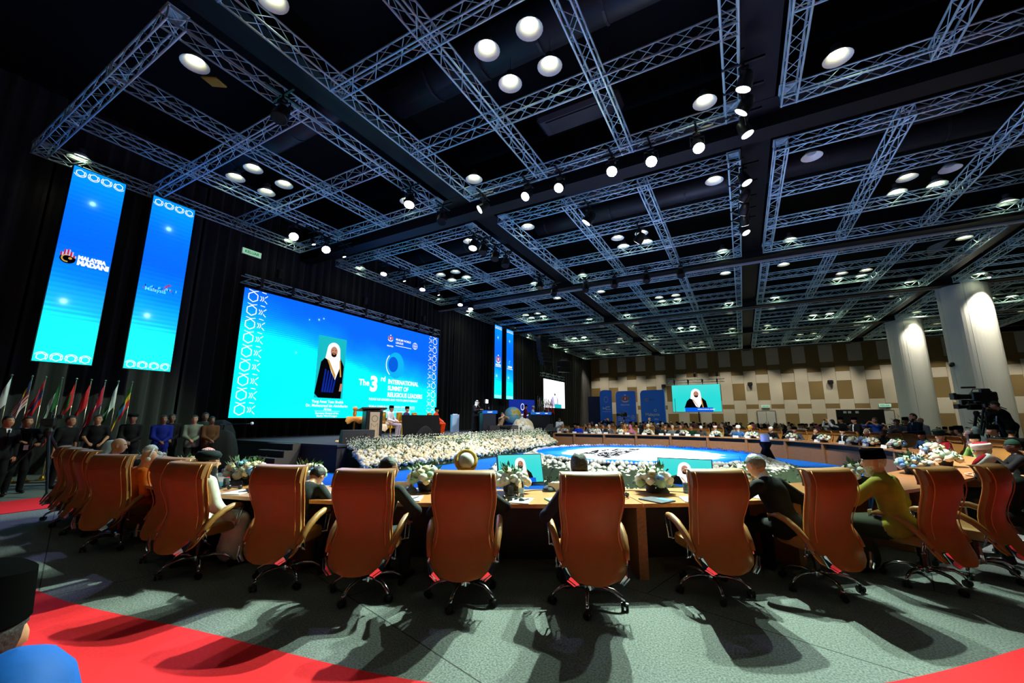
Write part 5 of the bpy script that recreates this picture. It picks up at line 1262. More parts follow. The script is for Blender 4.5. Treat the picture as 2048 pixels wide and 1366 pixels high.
# ================================================================ national flags on the floor by the drape
POLEM = mat('pole_chrome', (.75, .72, .62), .25, .9)
FC = [mat('flag_' + n_, c, .75) for n_, c in (('white', (.82, .82, .82)), ('red', (.72, .05, .08)), ('navy', (.06, .08, .3)), ('green', (.02, .32, .12)), ('yellow', (.85, .68, .05)), ('black', (.05, .05, .05)), ('sky', (.25, .55, .8)), ('crimson', (.68, .05, .16)))]
def flag_colour(k, u, v):
    if k == 0: return 5 if (.55 < u < .7 and .2 < v < .35) or (.72 < u < .78 and .2 < v < .35) else 1 if (u - .45) ** 2 + (v - .5) ** 2 < .02 and v < .5 else 2 if (u - .45) ** 2 + (v - .5) ** 2 < .02 else 0
    if k == 1: return (4 if (u - .25) ** 2 + (v - .25) ** 2 < .02 else 2) if u < .5 and v < .5 else (1 if int(v * 12) % 2 == 0 else 0)
    if k == 2: return 1 if v < .3 or v > .72 else 0 if (u - .6) ** 2 + (v - .5) ** 2 < .02 else 2
    if k == 3: return 0 if .34 < u < .66 else 3
    if k == 4: return (0 if .42 < u < .6 and abs(v - .5) < .16 and (u - .6) ** 2 + (v - .5) ** 2 > .012 else 3) if .2 < v < .8 and .15 < u < .85 else 1
    if k == 5: return 3 if abs(math.hypot(u - .5, (v - .5)) - .12) < .025 else 1
    if k == 6: return 2 if u > .88 or v > .9 or v < .06 else 0 if (u - .35) ** 2 + (v - .3) ** 2 < .012 or (u - .35) ** 2 + (v - .7) ** 2 < .016 else 7
    if k == 7: return 0 if u < .27 or ((u - .6) ** 2 + (v - .45) ** 2 < .012) else 3
    return (6 if (u - .5) ** 2 + (v - .5) ** 2 < .04 else (3, 4, 1)[min(int(v * 3), 2)])
def flag(name, lb, loc, k, rz=0, h=2.66, S=1., grp=None, z0=0):
    t = thing(name, lb, 'flag', loc, rz, grp)
    MB().lathe([(.15 * S, .003), (.15 * S, .02), (.05, .05), (.03, .12)], 16).obj('base', mat('brass', (.75, .58, .25), .3, .9), t, 'a')
    MB().tube([(0, 0, .05), (0, 0, h)], .013 * S, 8).obj('pole', POLEM, t, True); MB().ball((0, 0, h + .02), .03 * S, 8, 6).obj('finial', POLEM, t, True)
    nu, nv = 24, 20; rows = []
    for i in range(nv + 1):
        v = i / nv; row = []
        for j in range(nu + 1):
            u = j / nu
            row.append((.05 * math.sin(u * 14 + v * 2 + k) * min(1, u * 4) * S + .02, -(.40 * u ** .9 + .05 * math.sin(u * 9 + k) * u) * S * (.6 + .4 * v), h - .06 - S * (.66 * v + 1.08 * u ** 1.1)))
        rows.append(row)
    mb = MB().grid(rows); mb.m = [flag_colour(k, (q % nu + .5) / nu, (q // nu + .5) / nv) for q in range(nu * nv)]
    mb.obj('cloth', FC, t, True); return t
_fn = ['white flag with black bars', 'red and white striped flag with navy canton', 'red and navy flag with white disc', 'green and white banded flag', 'red and green flag with white crescent', 'plain red flag with green star', 'crimson flag with navy border', 'white and dark green flag', 'green yellow and red flag with pale blue disc']
for k, y in enumerate((2.88, 3.23, 3.47, 3.78, 4.06, 4.36, 4.66, 4.95, 5.27)):
    flag('national_flag', _fn[k] + ' on a pole by the black drape', (-16.2, y, 0), k, 0, 2.66, 1., 'national flags near the stage end')
# ================================================================ stage furniture
def SP(px_, py_): return onz(px_, py_, SZ)
p = SP(742, 880); t = thing('lectern', 'black lectern with pale carved front panel and two thin microphones', 'lectern', (p.x, p.y, SZ), 1.15)
MB().bev((0, 0, .55), (.62, .5, 1.05), .02).obj('body', BLACKG, t); MB().bev((0, 0, .03), (.75, .62, .06), .01).obj('base', BLACK, t)
o = MB().bev((0, -.02, 1.13), (.95, .72, .07), .02).obj('reading_top', BLACKG, t); o.rotation_euler = (-.12, 0, 0)
f = MB().bev((0, -.262, .56), (.36, .02, .92), .004).obj('front_panel', mat('pale_carved_wood', (.72, .64, .54), .5), t)
mb = MB(); arcband(mb, 0, .22, .12, .02, 0, .0, 14); line(mb, (-.12, -.4), (-.12, .05), .012, 0, 0); line(mb, (.12, -.4), (.12, .05), .012, 0, 0); line(mb, (-.12, .05), (0, -.08), .012, 0, 0); line(mb, (.12, .05), (0, -.08), .012, 0, 0)
q = mb.obj('carving', mat('carving_grey', (.35, .33, .31), .6), f); q.rotation_euler = (PI / 2, 0, 0); q.location = (0, -.275, .56)
for s in (-1, 1): MB().tube([(s * .12, .1, 1.15), (s * .18, .12, 1.35), (s * .1, -.02, 1.58)], .006, 5).obj('gooseneck_microphone', BLACKG, t)
def wedge(lb, px_, py_, rz, w=.62, z=None):
    p = onz(px_, py_, SZ if z is None else z); t = thing('monitor_speaker', lb, 'speaker', (p.x, p.y, SZ if z is None else z), rz, 'stage monitor speakers')
    pr = [(-.26, 0), (.26, 0), (.26, .14), (.05, .42), (-.26, .42)]; mb = MB()
    mb.add([(-w / 2, a, b) for a, b in pr] + [(w / 2, a, b) for a, b in pr], [tuple(range(5)), tuple(range(5, 10))[::-1]] + [(i, i + 5, (i + 1) % 5 + 5, (i + 1) % 5) for i in range(5)]); mb.obj('cabinet', mat('speaker_grey', (.17, .17, .18), .6), t)
    M = Matrix.Translation((0, .155, .28)) @ Matrix.Rotation(-.93, 4, 'X'); MB().box((0, .0, .01), (w * .9, .30, .012), 0, M).obj('grille', BLACKG, t); MB().tube([(w * .2, -.262, .27), (w * .2, -.268, .27)], .04, 10).obj('socket_plate', BLACK, t)
wedge('grey wedge monitor speaker on the stage edge before the lectern', 713, 886, 1.1, 1.0); wedge('wedge monitor speaker at the foot of the podium', 983, 867, 1.3, .7); wedge('wedge monitor speaker between podium and globe', 1015, 865, 1.2, .6)
wedge('dark wedge speaker beside the globe stand', 1022, 866, 2.4, 1.0); wedge('wedge speaker beyond the floral stand by the far podium', 1098, 862, 2.0, .9); wedge('dark covered wedge speaker on the floor under the stage stairs', 578, 936, 1.2, 1.0, 0)
GOLD = mat('gilt_wood', (.72, .50, .16), .4, .3); UPH = mat('gold_upholstery', (.80, .62, .12), .7)
def arm_chair(lb, px_, py_, rz, grp='gilt stage armchairs'):
    p = SP(px_, py_); t = thing('armchair', lb, 'chair', (p.x, p.y, SZ), rz, grp)
    for sx in (-1, 1):
        for sy in (-1, 1): MB().tube([(sx * .27, sy * .25, .002), (sx * .27, sy * .25, .40 if sy > 0 else .45)], [.02, .03], 7).obj('leg', GOLD, t)
        MB().tube([(sx * .3, -.26, .62), (sx * .31, .1, .66), (sx * .3, .26, .6), (sx * .29, .26, .42)], .025, 7).obj('armrest', GOLD, t, True)
    MB().bev((0, 0, .42), (.58, .56, .13), .04).obj('seat', UPH, t); o = MB().bev((0, -.29, .76), (.54, .08, .6), .03).obj('backrest', GOLD, t); MB().bev((0, -.24, .76), (.42, .04, .46), .015).obj('back_cushion', UPH, o); return t
ST_R = -1.25   # facing the hall (+X)
SEATS = [(775, 874), (808, 871), (838, 870), (868, 868)]
arm_chair('gilt armchair under the man in white shirt on stage', *SEATS[0], ST_R); arm_chair('gilt armchair under the man in purple on stage', *SEATS[1], ST_R); arm_chair('empty gilt armchair on stage between purple and orange sitters', *SEATS[2], ST_R); arm_chair('gilt armchair under the man in orange on stage', *SEATS[3], ST_R)
def side_table(lb, px_, py_, cloth_c, h=.55):
    p = SP(px_, py_); t = thing('side_table', lb, 'table', (p.x, p.y, SZ), .4)
    MB().lathe([(.2, .003), (.2, .02), (.04, .05), (.03, h - .03), (.27, h - .02), (.28, h)], 18).obj('pedestal', GOLD, t, 'a')
    mb = MB(); n = 28; r1 = [(.285 * math.cos(a), .285 * math.sin(a), h + .008) for a in np.linspace(0, 2 * PI, n)]; r2 = [((.31 + .03 * math.sin(9 * a)) * math.cos(a), (.31 + .03 * math.sin(9 * a)) * math.sin(a), h - .22 + .06 * math.sin(4 * a)) for a in np.linspace(0, 2 * PI, n)]
    mb.grid([[(0, 0, h + .01)] * n, r1, r2]); mb.obj('tablecloth', cloth(cloth_c), t, True); return t
t = side_table('round side table with cream cloth and tissue box beside the lectern', 757, 877, (.78, .7, .6)); MB().bev((.03, 0, .64), (.2, .12, .1), .02).obj('tissue_box', mat('floral_box', (.75, .45, .4), .6), t)
t = side_table('small gilt side table with orange flowers behind the lectern', 706, 878, (.85, .6, .3), .85); MB().lathe([(.05, .86), (.08, .95), (.05, 1.12)], 12).obj('vase', GOLD, t); bloom(.1, 4).obj('orange_flowers', mat('orange_bloom', (.9, .5, .1), .7), t, True).location = (0, 0, 1.15)
p = SP(822, 872); t = thing('coffee_table', 'low table with bright yellow cloth before the seated men on stage', 'table', (p.x, p.y, SZ), ST_R); MB().bev((0, 0, .24), (1.0, .5, .48), .02).obj('draped_base', UPH, t); MB().bev((0, 0, .49), (1.04, .54, .02), .006).obj('top', UPH, t)
p = SP(846, 879); t = thing('confidence_monitor', 'large black stage monitor tilted towards the seats with draped cable stand', 'monitor', (p.x, p.y, SZ), 1.05)
o = MB().bev((0, 0, .5), (1.5, .09, .85), .01).obj('panel', mat('monitor_back', (.04, .04, .045), .8, spec=.1), t); o.rotation_euler = (-.3, 0, 0); o.location = (0, .1, .03)
mb = MB(); mb.lathe([(.5, .004), (.42, .08), (.3, .25), (.2, .4), (.08, .5), (.001, .52)], 22); mb.v = [(x * (1 + .12 * math.sin(7 * math.atan2(y, x))), (y * .6) * (1 + .1 * math.sin(5 * math.atan2(y, x))) - .25, z) for x, y, z in mb.v]; mb.obj('black_cloth', cloth((.06, .06, .065)), t, True)
YM = mat('yellow_lit_rug', (.85, .72, .1), .9)
tag(MB().prism([(SP(*q).x, SP(*q).y) for q in ((870, 874), (928, 871), (920, 873.5), (868, 876.5))], SZ + .001, SZ + .006).obj('rug', YM), 'thin bright yellow rug beside the orange dressed man on stage', 'rug')
tag(MB().prism([(SP(*q).x, SP(*q).y) for q in ((672, 881), (760, 880), (756, 882.5), (670, 883.5))], SZ + .001, SZ + .006).obj('rug', mat('gold_rug', (.8, .6, .25), .9)), 'narrow golden rug strip under the lectern', 'rug')
p = SP(909, 864); t = thing('plinth', 'pale blue plinth with book on stage by the dark drape', 'plinth', (p.x, p.y, SZ), .9); MB().bev((0, 0, .5), (.42, .42, 1.0), .01).obj('body', mat('pale_blue_plinth', (.66, .78, .92), .5), t); MB().bev((0, 0, 1.02), (.25, .2, .04), .01).obj('book', PAPER, t)
def podium(lb, px_, py_, rz, w=.7):
    p = SP(px_, py_); t = thing('podium', lb, 'podium', (p.x, p.y, SZ), rz)
    MB().bev((0, 0, .55), (w, .5, 1.1), .02).obj('body', mat('podium_navy', (.03, .05, .10), .4), t); o = MB().bev((0, 0, 1.14), (w * 1.1, .58, .05), .01).obj('reading_top', BLACKG, t); o.rotation_euler = (-.15, 0, 0)
    s = MB().bev((0, -.3, 1.12), (w * 1.15, .03, .16), .005).obj('sign', flat('podium_sign', (.1, .42, .85), .9), t); mb = MB(); text_mesh('SUMMIT', .08, mb, 0, -.03, 0, 'CENTER', bold=.003); q = mb.obj('lettering', P_WHITE, s); q.rotation_euler = (PI / 2, 0, 0); q.location = (0, -.318, 1.12)
    MB().tube([(.1, .05, 1.16), (.1, .1, 1.35), (.1, .2, 1.45)], .008, 5).obj('microphone', BLACKG, t); return t
podium('black speaking podium with lit blue sign at the centre of the stage', 975, 867, .95, .75); podium('dark podium with lit blue sign before the two men by the blue board', 1072, 861, .9, .9); podium('second dark podium with lit blue sign beside the far stage flags', 1088, 860.5, .9, .7)
# globe, blue board, floral stand, far flags, white followspot
gp = ony(1025.5, 831, 25.2); t = thing('globe', 'large inflatable globe in blue and yellow on a blue draped stand', 'globe', (gp.x, gp.y, SZ), .3)
def globe_mat():
    m = mat('globe_print', (.5, .7, .9), .35); nt = m.node_tree; b = nt.nodes['Principled BSDF']; tc = nt.nodes.new('ShaderNodeTexCoord'); n_ = nt.nodes.new('ShaderNodeTexNoise'); n_.inputs['Scale'].default_value = 1.9; n_.inputs['Detail'].default_value = 4; cr = nt.nodes.new('ShaderNodeValToRGB'); e = cr.color_ramp.elements; e.new(.5); e.new(.5)
    for k, (q, c) in enumerate(((.0, '58b4e8'), (.5, '8fd0f0'), (.53, 'e6dc8c'), (.64, 'd8b450'))): e[k].position = q; e[k].color = (*lin(c), 1)
    nt.links.new(tc.outputs['Object'], n_.inputs['Vector']); nt.links.new(n_.outputs['Fac'], cr.inputs[0]); nt.links.new(cr.outputs[0], b.inputs['Base Color']); return m
R_ = .6; o = MB().ball((0, 0, 0), R_, 32, 20).obj('sphere', globe_mat(), t, True); o.location = (0, 0, gp.z - SZ)
MB().tube([((R_ + .004) * math.cos(a), (R_ + .004) * math.sin(a), gp.z - SZ) for a in np.linspace(0, 2 * PI, 40, endpoint=False)], .008, 5, closed=True).obj('seam', BLACKG, t)
zb = gp.z - SZ - R_ + .08; mb = MB(); mb.lathe([(.75, .004), (.66, zb * .5), (.42, zb), (.2, zb)], 30); mb.v = [(x * (1 + .06 * math.sin(11 * math.atan2(y, x))), y * (1 + .06 * math.sin(11 * math.atan2(y, x))), z) for x, y, z in mb.v]; mb.obj('draped_stand', cloth((.04, .12, .5)), t, True)
p = onx(1045, 820, -14.6); t = thing('display_board', 'blue printed board with ring emblem behind the two men on stage', 'display board', (-14.6, p.y, SZ), PI / 2 - .35); z1 = onx(1030, 798, -14.6).z - SZ
MB().bev((0, .05, z1 / 2), (2.6, .08, z1), .01).obj('board', mat('board_blue', (.10, .24, .68), .5, emit=(.08, .2, .75), es=.35), t); mb = MB(); arcband(mb, 0, z1 * .75, .26, .05, 0, sx=.7); text_mesh('3rd INTERNATIONAL', .2, mb, 0, z1 * .45, .003, 'CENTER', bold=.004); text_mesh('SUMMIT', .2, mb, 0, z1 * .35, .003, 'CENTER', bold=.004)
q = mb.obj('print', PRN, t); q.rotation_euler = (PI / 2, 0, 0)
p = ony(1046, 862, 22.9); t = bouquet(p.x, p.y, SZ + .0, 300, 'tall white floral stand at the stage edge by the globe', .55, 60, .0, None, False); t.scale = (1, 1, 1.25)
_fk = [4, 7, 8, 3, 6, 1, 5, 2, 5]
for k in range(9):
    p = ony(1076 + 3.4 * k, 858, 30 + .3 * k); flag('stage_flag', _fn[_fk[k]].replace(' flag', ' flag in the cluster') + ' behind the far podiums' + (', outermost' if k == 8 else ''), (p.x, p.y, SZ), _fk[k], 1.2, 2.5, .8, 'flags behind the far podiums')
p = onx(972, 803, -13.2); t = thing('work_light', 'glaring white work light on a stand behind the podium', 'lamp', (-13.2, p.y, SZ)); h = p.z - SZ
MB().tube([(0, 0, .3), (0, 0, h)], .02, 6).obj('pole', BLACK, t); MB().bev((0, 0, h), (.22, .18, .22), .03).obj('head', CAN, t); MB().box((.11, -.08, h), (.02, .2, .2)).obj('lens', led_face('work_light_lens', (1, 1, .97), 25), t)
for a in (0, 2.1, 4.2): MB().tube([(0, 0, .5), (.4 * math.cos(a), .4 * math.sin(a), .015)], .014, 5).obj('leg', BLACK, t)
# line array, hanging speakers, cable
def hang(lb, loc, n_, rz, w=.9, h=.3):
    t = thing('line_array', lb, 'speaker', loc, rz)
    for k in range(n_): o = MB().bev((0, 0, 0), (w, .5, h * .94), .03).obj('speaker_cabinet', mat('speaker_black', (.09, .09, .1), .5), t); o.location = (0, -.02 * k * k * .5, -h * k); o.rotation_euler = (.05 * k, 0, 0); MB().box((0, -.255, 0), (w * .9, .01, h * .8)).obj('grille', BLACKG, o)
    MB().bev((0, 0, h * .8), (w * .7, .3, .12), .02).obj('flying_frame', BLACK, t); MB().tube([(0, 0, h * .8), (0, 0, 11.62 - loc[2])], .015, 5).obj('chain', BLACK, t)
p = onx(1085, 690, -12.8); hang('black curved line array speaker hanging beyond the far banners', (-12.8, p.y, p.z + .4), 7, 1.2)
p = onx(1128, 728, -13.4); hang('small hanging speaker catching cyan light near the far side screen', (-13.4, p.y, p.z), 2, .9, 1.1, .5)
# covered equipment at the stage corner
def lump(name, lb, x, y, w, d, h, seed, z=0):
    q = random.Random(seed); mb = MB(); mb.lathe([(1, .003), (1.02, .2), (.95, .5), (.8, .75), (.55, .93), (.2, 1), (.001, 1.0)], 26); mb.v = [(a * w * (1 + .1 * math.sin(5 * math.atan2(b, a) + seed)), b * d * (1 + .1 * math.sin(4 * math.atan2(b, a))), c * h) for a, b, c in mb.v]
    o = mb.obj(name, cloth((.07, .07, .07)), None, True); o.location = (x, y, z); return tag(o, lb, 'covered equipment')
c1 = lump('covered_crane', 'black cloth covered crane base beside the stage stairs', -14.3, 7.05, .55, .5, 1.25, 1); c2 = lump('covered_crane', 'tall black cloth covered equipment behind the crane base', -15.0, 7.3, .6, .5, 1.55, 4)
t = thing('boom_arm', 'thin horizontal boom with white tip sticking out over the stage stairs', 'boom', (-14.3, 7.05, 1.25)); MB().tube([(0, 0, -.05), (.05, .0, .16)], .03, 6).obj('post', BLACK, t); MB().tube([(-.1, -.05, .16), (.75, .42, .2)], .014, 6).obj('arm', CHROME, t); MB().ball((.77, .43, .2), .05, 8, 6).obj('tip', WHITE, t)
# ================================================================ video cameras
def video_camera(lb, loc, rz, hgt=1.5, spread=.55, grp=None, dolly=True, body=1.):
    t = thing('video_camera', lb, 'video camera', loc, rz, grp)
    for k in range(3):
        a = PI / 2 + 2 * PI * k / 3 + .3; f = (spread * math.cos(a), spread * math.sin(a), .09 if dolly else .012)
        l = MB().tube([(.05 * math.cos(a), .05 * math.sin(a), hgt - .2), f], [.032, .02], 7).obj('tripod_leg', BLACKG, t); MB().tube([f, (f[0] * .5, f[1] * .5, (f[2] + hgt - .2) * .5 - .2)], .008, 5).obj('brace', BLACKG, l)
        if dolly: MB().tube([(f[0] - .02, f[1], .05), (f[0] + .02, f[1], .05)], .048, 12).obj('wheel', RUBBER, l)
    MB().lathe([(.06, hgt - .22), (.08, hgt - .1), (.05, hgt - .03)], 12).obj('pan_head', BLACKG, t)
    S = body; b = MB().bev((0, 0, hgt + .1 * S), (.16 * S, .42 * S, .2 * S), .03).obj('body', BLACKG, t)
    MB().tube([(0, .2 * S, hgt + .1 * S), (0, .36 * S, hgt + .1 * S), (0, .48 * S, hgt + .1 * S)], [.055 * S, .06 * S, .075 * S], 14).obj('lens', BLACKG, b); MB().bev((0, .5 * S, hgt + .11 * S), (.2 * S, .06 * S, .15 * S), .01).obj('matte_box', BLACKG, b)
    MB().tube([(0, -.15 * S, hgt + .2 * S), (0, -.1 * S, hgt + .27 * S), (0, .15 * S, hgt + .27 * S), (0, .18 * S, hgt + .2 * S)], .014, 6).obj('carry_handle', BLACKG, b); MB().bev((-.13 * S, .02, hgt + .22 * S), (.1 * S, .16 * S, .09 * S), .015).obj('viewfinder', BLACKG, b)
    MB().tube([(0, .1 * S, hgt + .31 * S), (0, .34 * S, hgt + .31 * S)], .022 * S, 8).obj('microphone', BLACKG, b); MB().tube([(.08, -.1, hgt - .05), (.14, -.5, hgt - .25)], .012, 6).obj('pan_bar', BLACKG, t); return t
video_camera('broadcast camera on wheeled tripod before the striped flag', (-13.55, 3.12, 0), -1.9, 1.42, .75)
p = ony(1248, 832, 30.5); video_camera('camera on tripod among the far audience before the display boards', (p.x, p.y, 0), 2.6, 1.75, .5, None, False, 1.2)
# black covered stand before the flower rim, black board by far wall, plant
p = onz(1537, 944, 0); t = thing('covered_stand', 'slim speaker stand tied in black cloth with white top', 'stand', (p.x, p.y, 0)); mb = MB().lathe([(.34, .004), (.25, .3), (.14, .62), (.10, .72), (.16, .84), (.15, .92)], 20); mb.v = [(x * (1 + .12 * math.sin(6 * math.atan2(y, x))), y * (1 + .12 * math.sin(6 * math.atan2(y, x))), z) for x, y, z in mb.v]; mb.obj('black_cloth', cloth((.05, .05, .055)), t, True); MB().lathe([(.11, .9), (.13, .95), (.13, 1.14), (.09, 1.18), (.001, 1.18)], 16).obj('white_top', WHITE, t, True)
t = thing('black_booth', 'black folding screen with white notices before the far wall', 'screen panel', (9.6, 49.9, 0)); MB().bev((0, 0, 1.25), (3.5, .3, 2.5), .02).obj('panel', BLACKG, t)
for x in (-1.1, -.75, -.2): MB().box((x, -.16, 2.25), (.24, .01, .2)).obj('notice', PAPER, t)
t = thing('wall_camera', 'small dark camera fixed on the nearer pillar', 'camera', (10.42, 31.55, 4.62)); MB().bev((0, 0, 0), (.25, .3, .22), .05).obj('body', BLACKG, t); MB().ball((-.1, -.14, -.06), .1, 10, 7).obj('dome', BLACKG, t); MB().box((.12, .05, 0), (.2, .08, .08)).obj('bracket', WHITE, t)
for px_, lb in ((1327, 'left of the turquoise wall screen'), (1500, 'on the panelled far wall between doors and screen'), (1661, 'on the panelled far wall near the pillar')):
    p = ony(px_, 772 if px_ < 1400 else 768 if px_ < 1600 else 764, 53.8); t = thing('wall_camera', 'small dark camera box ' + lb, 'camera', (p.x, 53.86, p.z)); MB().bev((0, 0, 0), (.5, .3, .42), .08).obj('body', BLACKG, t); MB().box((0, .13, 0), (.2, .2, .2)).obj('bracket', WHITE, t)
def plant(lb, x, y, seed):
    t = thing('potted_plant', lb, 'plant', (x, y, 0)); q = random.Random(seed); MB().lathe([(.14, .003), (.2, .4), (.18, .4), (.16, .36)], 16).obj('pot', POT, t, 'a'); MB().tube([(0, 0, .3), (.03, 0, 1.1)], [.03, .018], 6).obj('stem', mat('twig', (.3, .2, .12), .8), t)
    mb = MB()
    for i in range(90):
        a = q.uniform(0, 6.28); e = q.uniform(-.2, 1.3); d = Vector((math.cos(a) * math.cos(e), math.sin(a) * math.cos(e), math.sin(e))); c = Vector((.02, 0, 1.2)) + d * q.uniform(.1, .5); d1 = d * q.uniform(.18, .3); d2 = d1.cross(Vector((0, 0, 1)) + Vector((q.random(), 0, 0))).normalized() * q.uniform(.03, .06); mb.add([c, c + d1 * .45 + d2, c + d1 - Vector((0, 0, .05)), c + d1 * .45 - d2], [(0, 1, 2, 3)])
    mb.obj('leaves', mat('plant_green', (.25, .4, .12), .5), t)
plant('leafy green potted plant between the two pale pillars', 7.6, 21.5, 1); plant('slim potted plant behind the bearded standing man', 6.2, 24.5, 2)
# ================================================================ people
def rz_to(x, y, tx, ty): return math.atan2(-(tx - x), ty - y)
def proj_x(x, y, z):
    v = _R3.transposed() @ (Vector((x, y, z)) - Vector((0, 0, CAM_H))); return 1024 + FPX * v.x / -v.z
def ring_at(px_, off, lo=None, z=1.2):
    best = None
    for s in np.arange(lo if lo is not None else ring_s(2.9, 10.9), _smax + .6, .04):
        p, a = ring(s, off); e = abs(proj_x(p.x, p.y, z) - px_)
        if best is None or e < best[0]: best = (e, p, a, s)
    return best[1], best[2]
PSC = .95
def sit(i, lb, back=.0, sd=0., **k):
    x, y = NEAR[i]; rz = NEAR_RZ[i]; f = Vector((-math.sin(rz), math.cos(rz))); r = Vector((f.y, -f.x)); p = Vector((x, y)) + f * (-.05 + back) + r * sd
    k.setdefault('scale', PSC); k.setdefault('det', .0145); return person(lb, p.x, p.y, rz + k.pop('rot', 0), 'delegates seated at the near tables', **k)
DK = (.10, .115, .13); OR = (.78, .36, .06); CH = (.13, .15, .16)
sit(0, 'woman in pale blue-grey headscarf at the stage end of the table', .18, top=(.2, .3, .55), hat='hijab', hatc=(.62, .72, .74), lean=.3, robe=1, skin='m')
sit(1, 'bald man in brown robe with light blue lanyard seated at the table', .12, top=(.55, .27, .08), hair='none', lean=.28, lanyard=(.3, .65, .85), robe=1, scale=1.0, skin='l', turn=-.5)
sit(2, 'grey haired guest leaning over papers at the table', .26, top=(.12, .15, .15), hair='w', hairlen=.03, lean=.42, nod=.15, glasses=1, skin='l', turn=-.3)
sit(3, 'bald monk in orange robe wearing white headphones', .08, .02, top=OR, robe=1, hair='none', phones=1, lean=.2, nod=.2, loose=1.45, skin='l', scale=.92, turn=-.4, rot=-.45, wL=(-.1, .3, .70), wR=(.16, .3, .72))
sit(4, 'guest with red checked headcloth hidden behind a chair', .1, top=(.12, .12, .13), hat='keffiyeh', check=1, lean=.18, turn=-.2)
sit(5, 'bearded man in black turban cap, dark vest and white sleeves', -.02, -.02, top=(.84, .83, .78), bot=(.80, .79, .74), hat='beret', hatc=(.07, .12, .13), beard=1, hair='k', lean=.06, robe=2, loose=1.5, rot=-.35, turn=-.25, wR=(.22, .28, .58), wL=(-.2, .3, .75), skin='l', glasses=1)
sit(6, 'man in grey suit stooping low over the table', .10, -.04, top=CH, hair='k', lean=.62, nod=.6, wR=(.26, .38, .8), hR=(.9, -.3, -.6), scale=.93)
sit(7, 'dark haired man in grey suit turning his head aside', .02, .05, top=CH, hair='k', lean=.12, turn=-.6, side=.1, wR=(.3, .2, .70), hR=(.9, -.4, -.3), rot=-.2, tuck=0)
sit(8, 'man in white and gold turban with dark suit', .06, -.02, top=DK, hat='ringturban', hatc=(.74, .58, .24), hair='k', lean=.2, wR=(.33, .3, .78), hR=(.9, -.3, -.5), turn=.1, scale=.96)
sit(9, 'man in tall grey fur hat seen over the chair back', .04, -.03, top=(.13, .13, .2), hat='karakul', hatc=(.40, .41, .41), hair='k', lean=.14, wL=(-.33, .25, .74))
sit(11, 'grey haired man in black suit reading at the table', .14, -.18, top=(.05, .055, .06), hair='g', lean=.42, nod=.3, rot=.0, twist=.25, wL=(-.28, .42, .80), hL=(-.9, -.2, -.5), collar=1, skin='l', scale=1.0, tuck=0)
sit(12, 'man in black cap, olive shirt and blue lanyard at the table', .08, -.2, top=(.52, .50, .16), bot=(.16, .18, .12), hat='songkok', hair='w', beard=.3, lean=.22, twist=.2, turn=.35, lanyard=(.1, .35, .75), robe=2, wL=(-.22, .46, .81), wR=(.2, .34, .8), skin='l', collar=2, loose=1.35, scale=1.0)
sit(14, 'bowed man in white and red turban writing at the table', -.15, -.38, top=(.10, .13, .12), hat='fezband', hair='n', lean=.55, nod=.55, rot=.3, wL=(-.05, .34, .88), wR=(.1, .4, .8), skin='l', scale=1.0, cuff=1)
SEATM = mat('audience_chair', (.12, .12, .13), .7)
_ac = MB(); _ac.bev((0, 0, .45), (.46, .44, .06), .02); _ac.bev((0, -.24, .72), (.46, .04, .42), .02)
for sx in (-.2, .2):
    for sy in (-.2, .2): _ac.tube([(sx, sy, .002), (sx, sy, .43)], .012, 5)
    _ac.tube([(sx, -.22, .43), (sx, -.24, .6)], .012, 5)
_acm = _ac.mesh('audience_chair', SEATM)
# ---- foreground guests beside the camera
def fore(lb, px_, py_, zt, **k):
    p = onz(px_, py_, zt); rz = rz_to(0, 0, p.x - .4, p.y + .35)
    person(lb, p.x, p.y, rz, None, 0, pose='sit', det=.014, lean=.1, **k)
    c = link('banquet_chair', _acm); c.location = (p.x + .03 * math.sin(rz), p.y - .03 * math.cos(rz), 0); c.rotation_euler = (0, 0, rz); tag(c, 'dark banquet chair under the guest ' + lb.split(' guest ')[1], 'chair')
fore('foreground guest in black cap at the edge of the red carpet', -62, 1158, 1.34, top=(.05, .05, .055), hat='songkok', hair='k', wL=(-.1, .3, .6), wR=(.1, .3, .6))
fore('foreground guest in bright blue headscarf by the red carpet', 5, 1318, 1.31, top=(.03, .22, .5), hat='hijab', hatc=(.02, .30, .62), robe=1, wL=(-.1, .3, .6), wR=(.1, .3, .6), scale=.97)
# ---- staff and officers standing by the flags
def st_(lb, px_, X, rz, hs=1., **k):
    p = onx(px_, 850, X); k.setdefault('det', .019); return person(lb, X, p.y, rz, 'staff standing by the flags', pose='stand', scale=hs, **k)
CL = dict(wL=(-.035, .25, .98), wR=(.045, .26, .99))
st_('man in dark suit, white shirt and tie at the edge by the flags', 10, -13.6, -1.2, .98, top=(.07, .07, .08), tie=(.06, .07, .1), skin='m')
st_('camera operator in black shirt holding the camera bar', 52, -13.95, -1.5, .97, top=(.05, .05, .055), wR=(.15, .45, 1.15), wL=(-.15, .4, 1.1), skin='m', lanyard=(.2, .2, .2))
st_('man in plain black shirt with bare forearms before the green flag', 135, -14.2, -1.1, .98, top=(.06, .06, .065), short=1, skin='m')
st_('man in black shirt standing before the red flag', 195, -14.3, -1.9, 1.0, top=(.06, .06, .065), short=1, wR=(.1, .3, 1.02), wL=(-.15, .28, 1.0), skin='m')
st_('man in black with dark cap looking towards the stage', 265, -14.3, -2.0, 1.02, top=(.07, .07, .075), hat='beret', hatc=(.03, .03, .035), skin='d', **CL)
st_('man in royal blue batik shirt with clasped hands', 325, -14.2, -1.8, 1.0, top=(.05, .10, .42), skin='d', **CL)
st_('man in black shirt half hidden behind the blue batik shirt', 342, -14.7, -1.9, 1.02, top=(.06, .06, .06), skin='d', **CL)
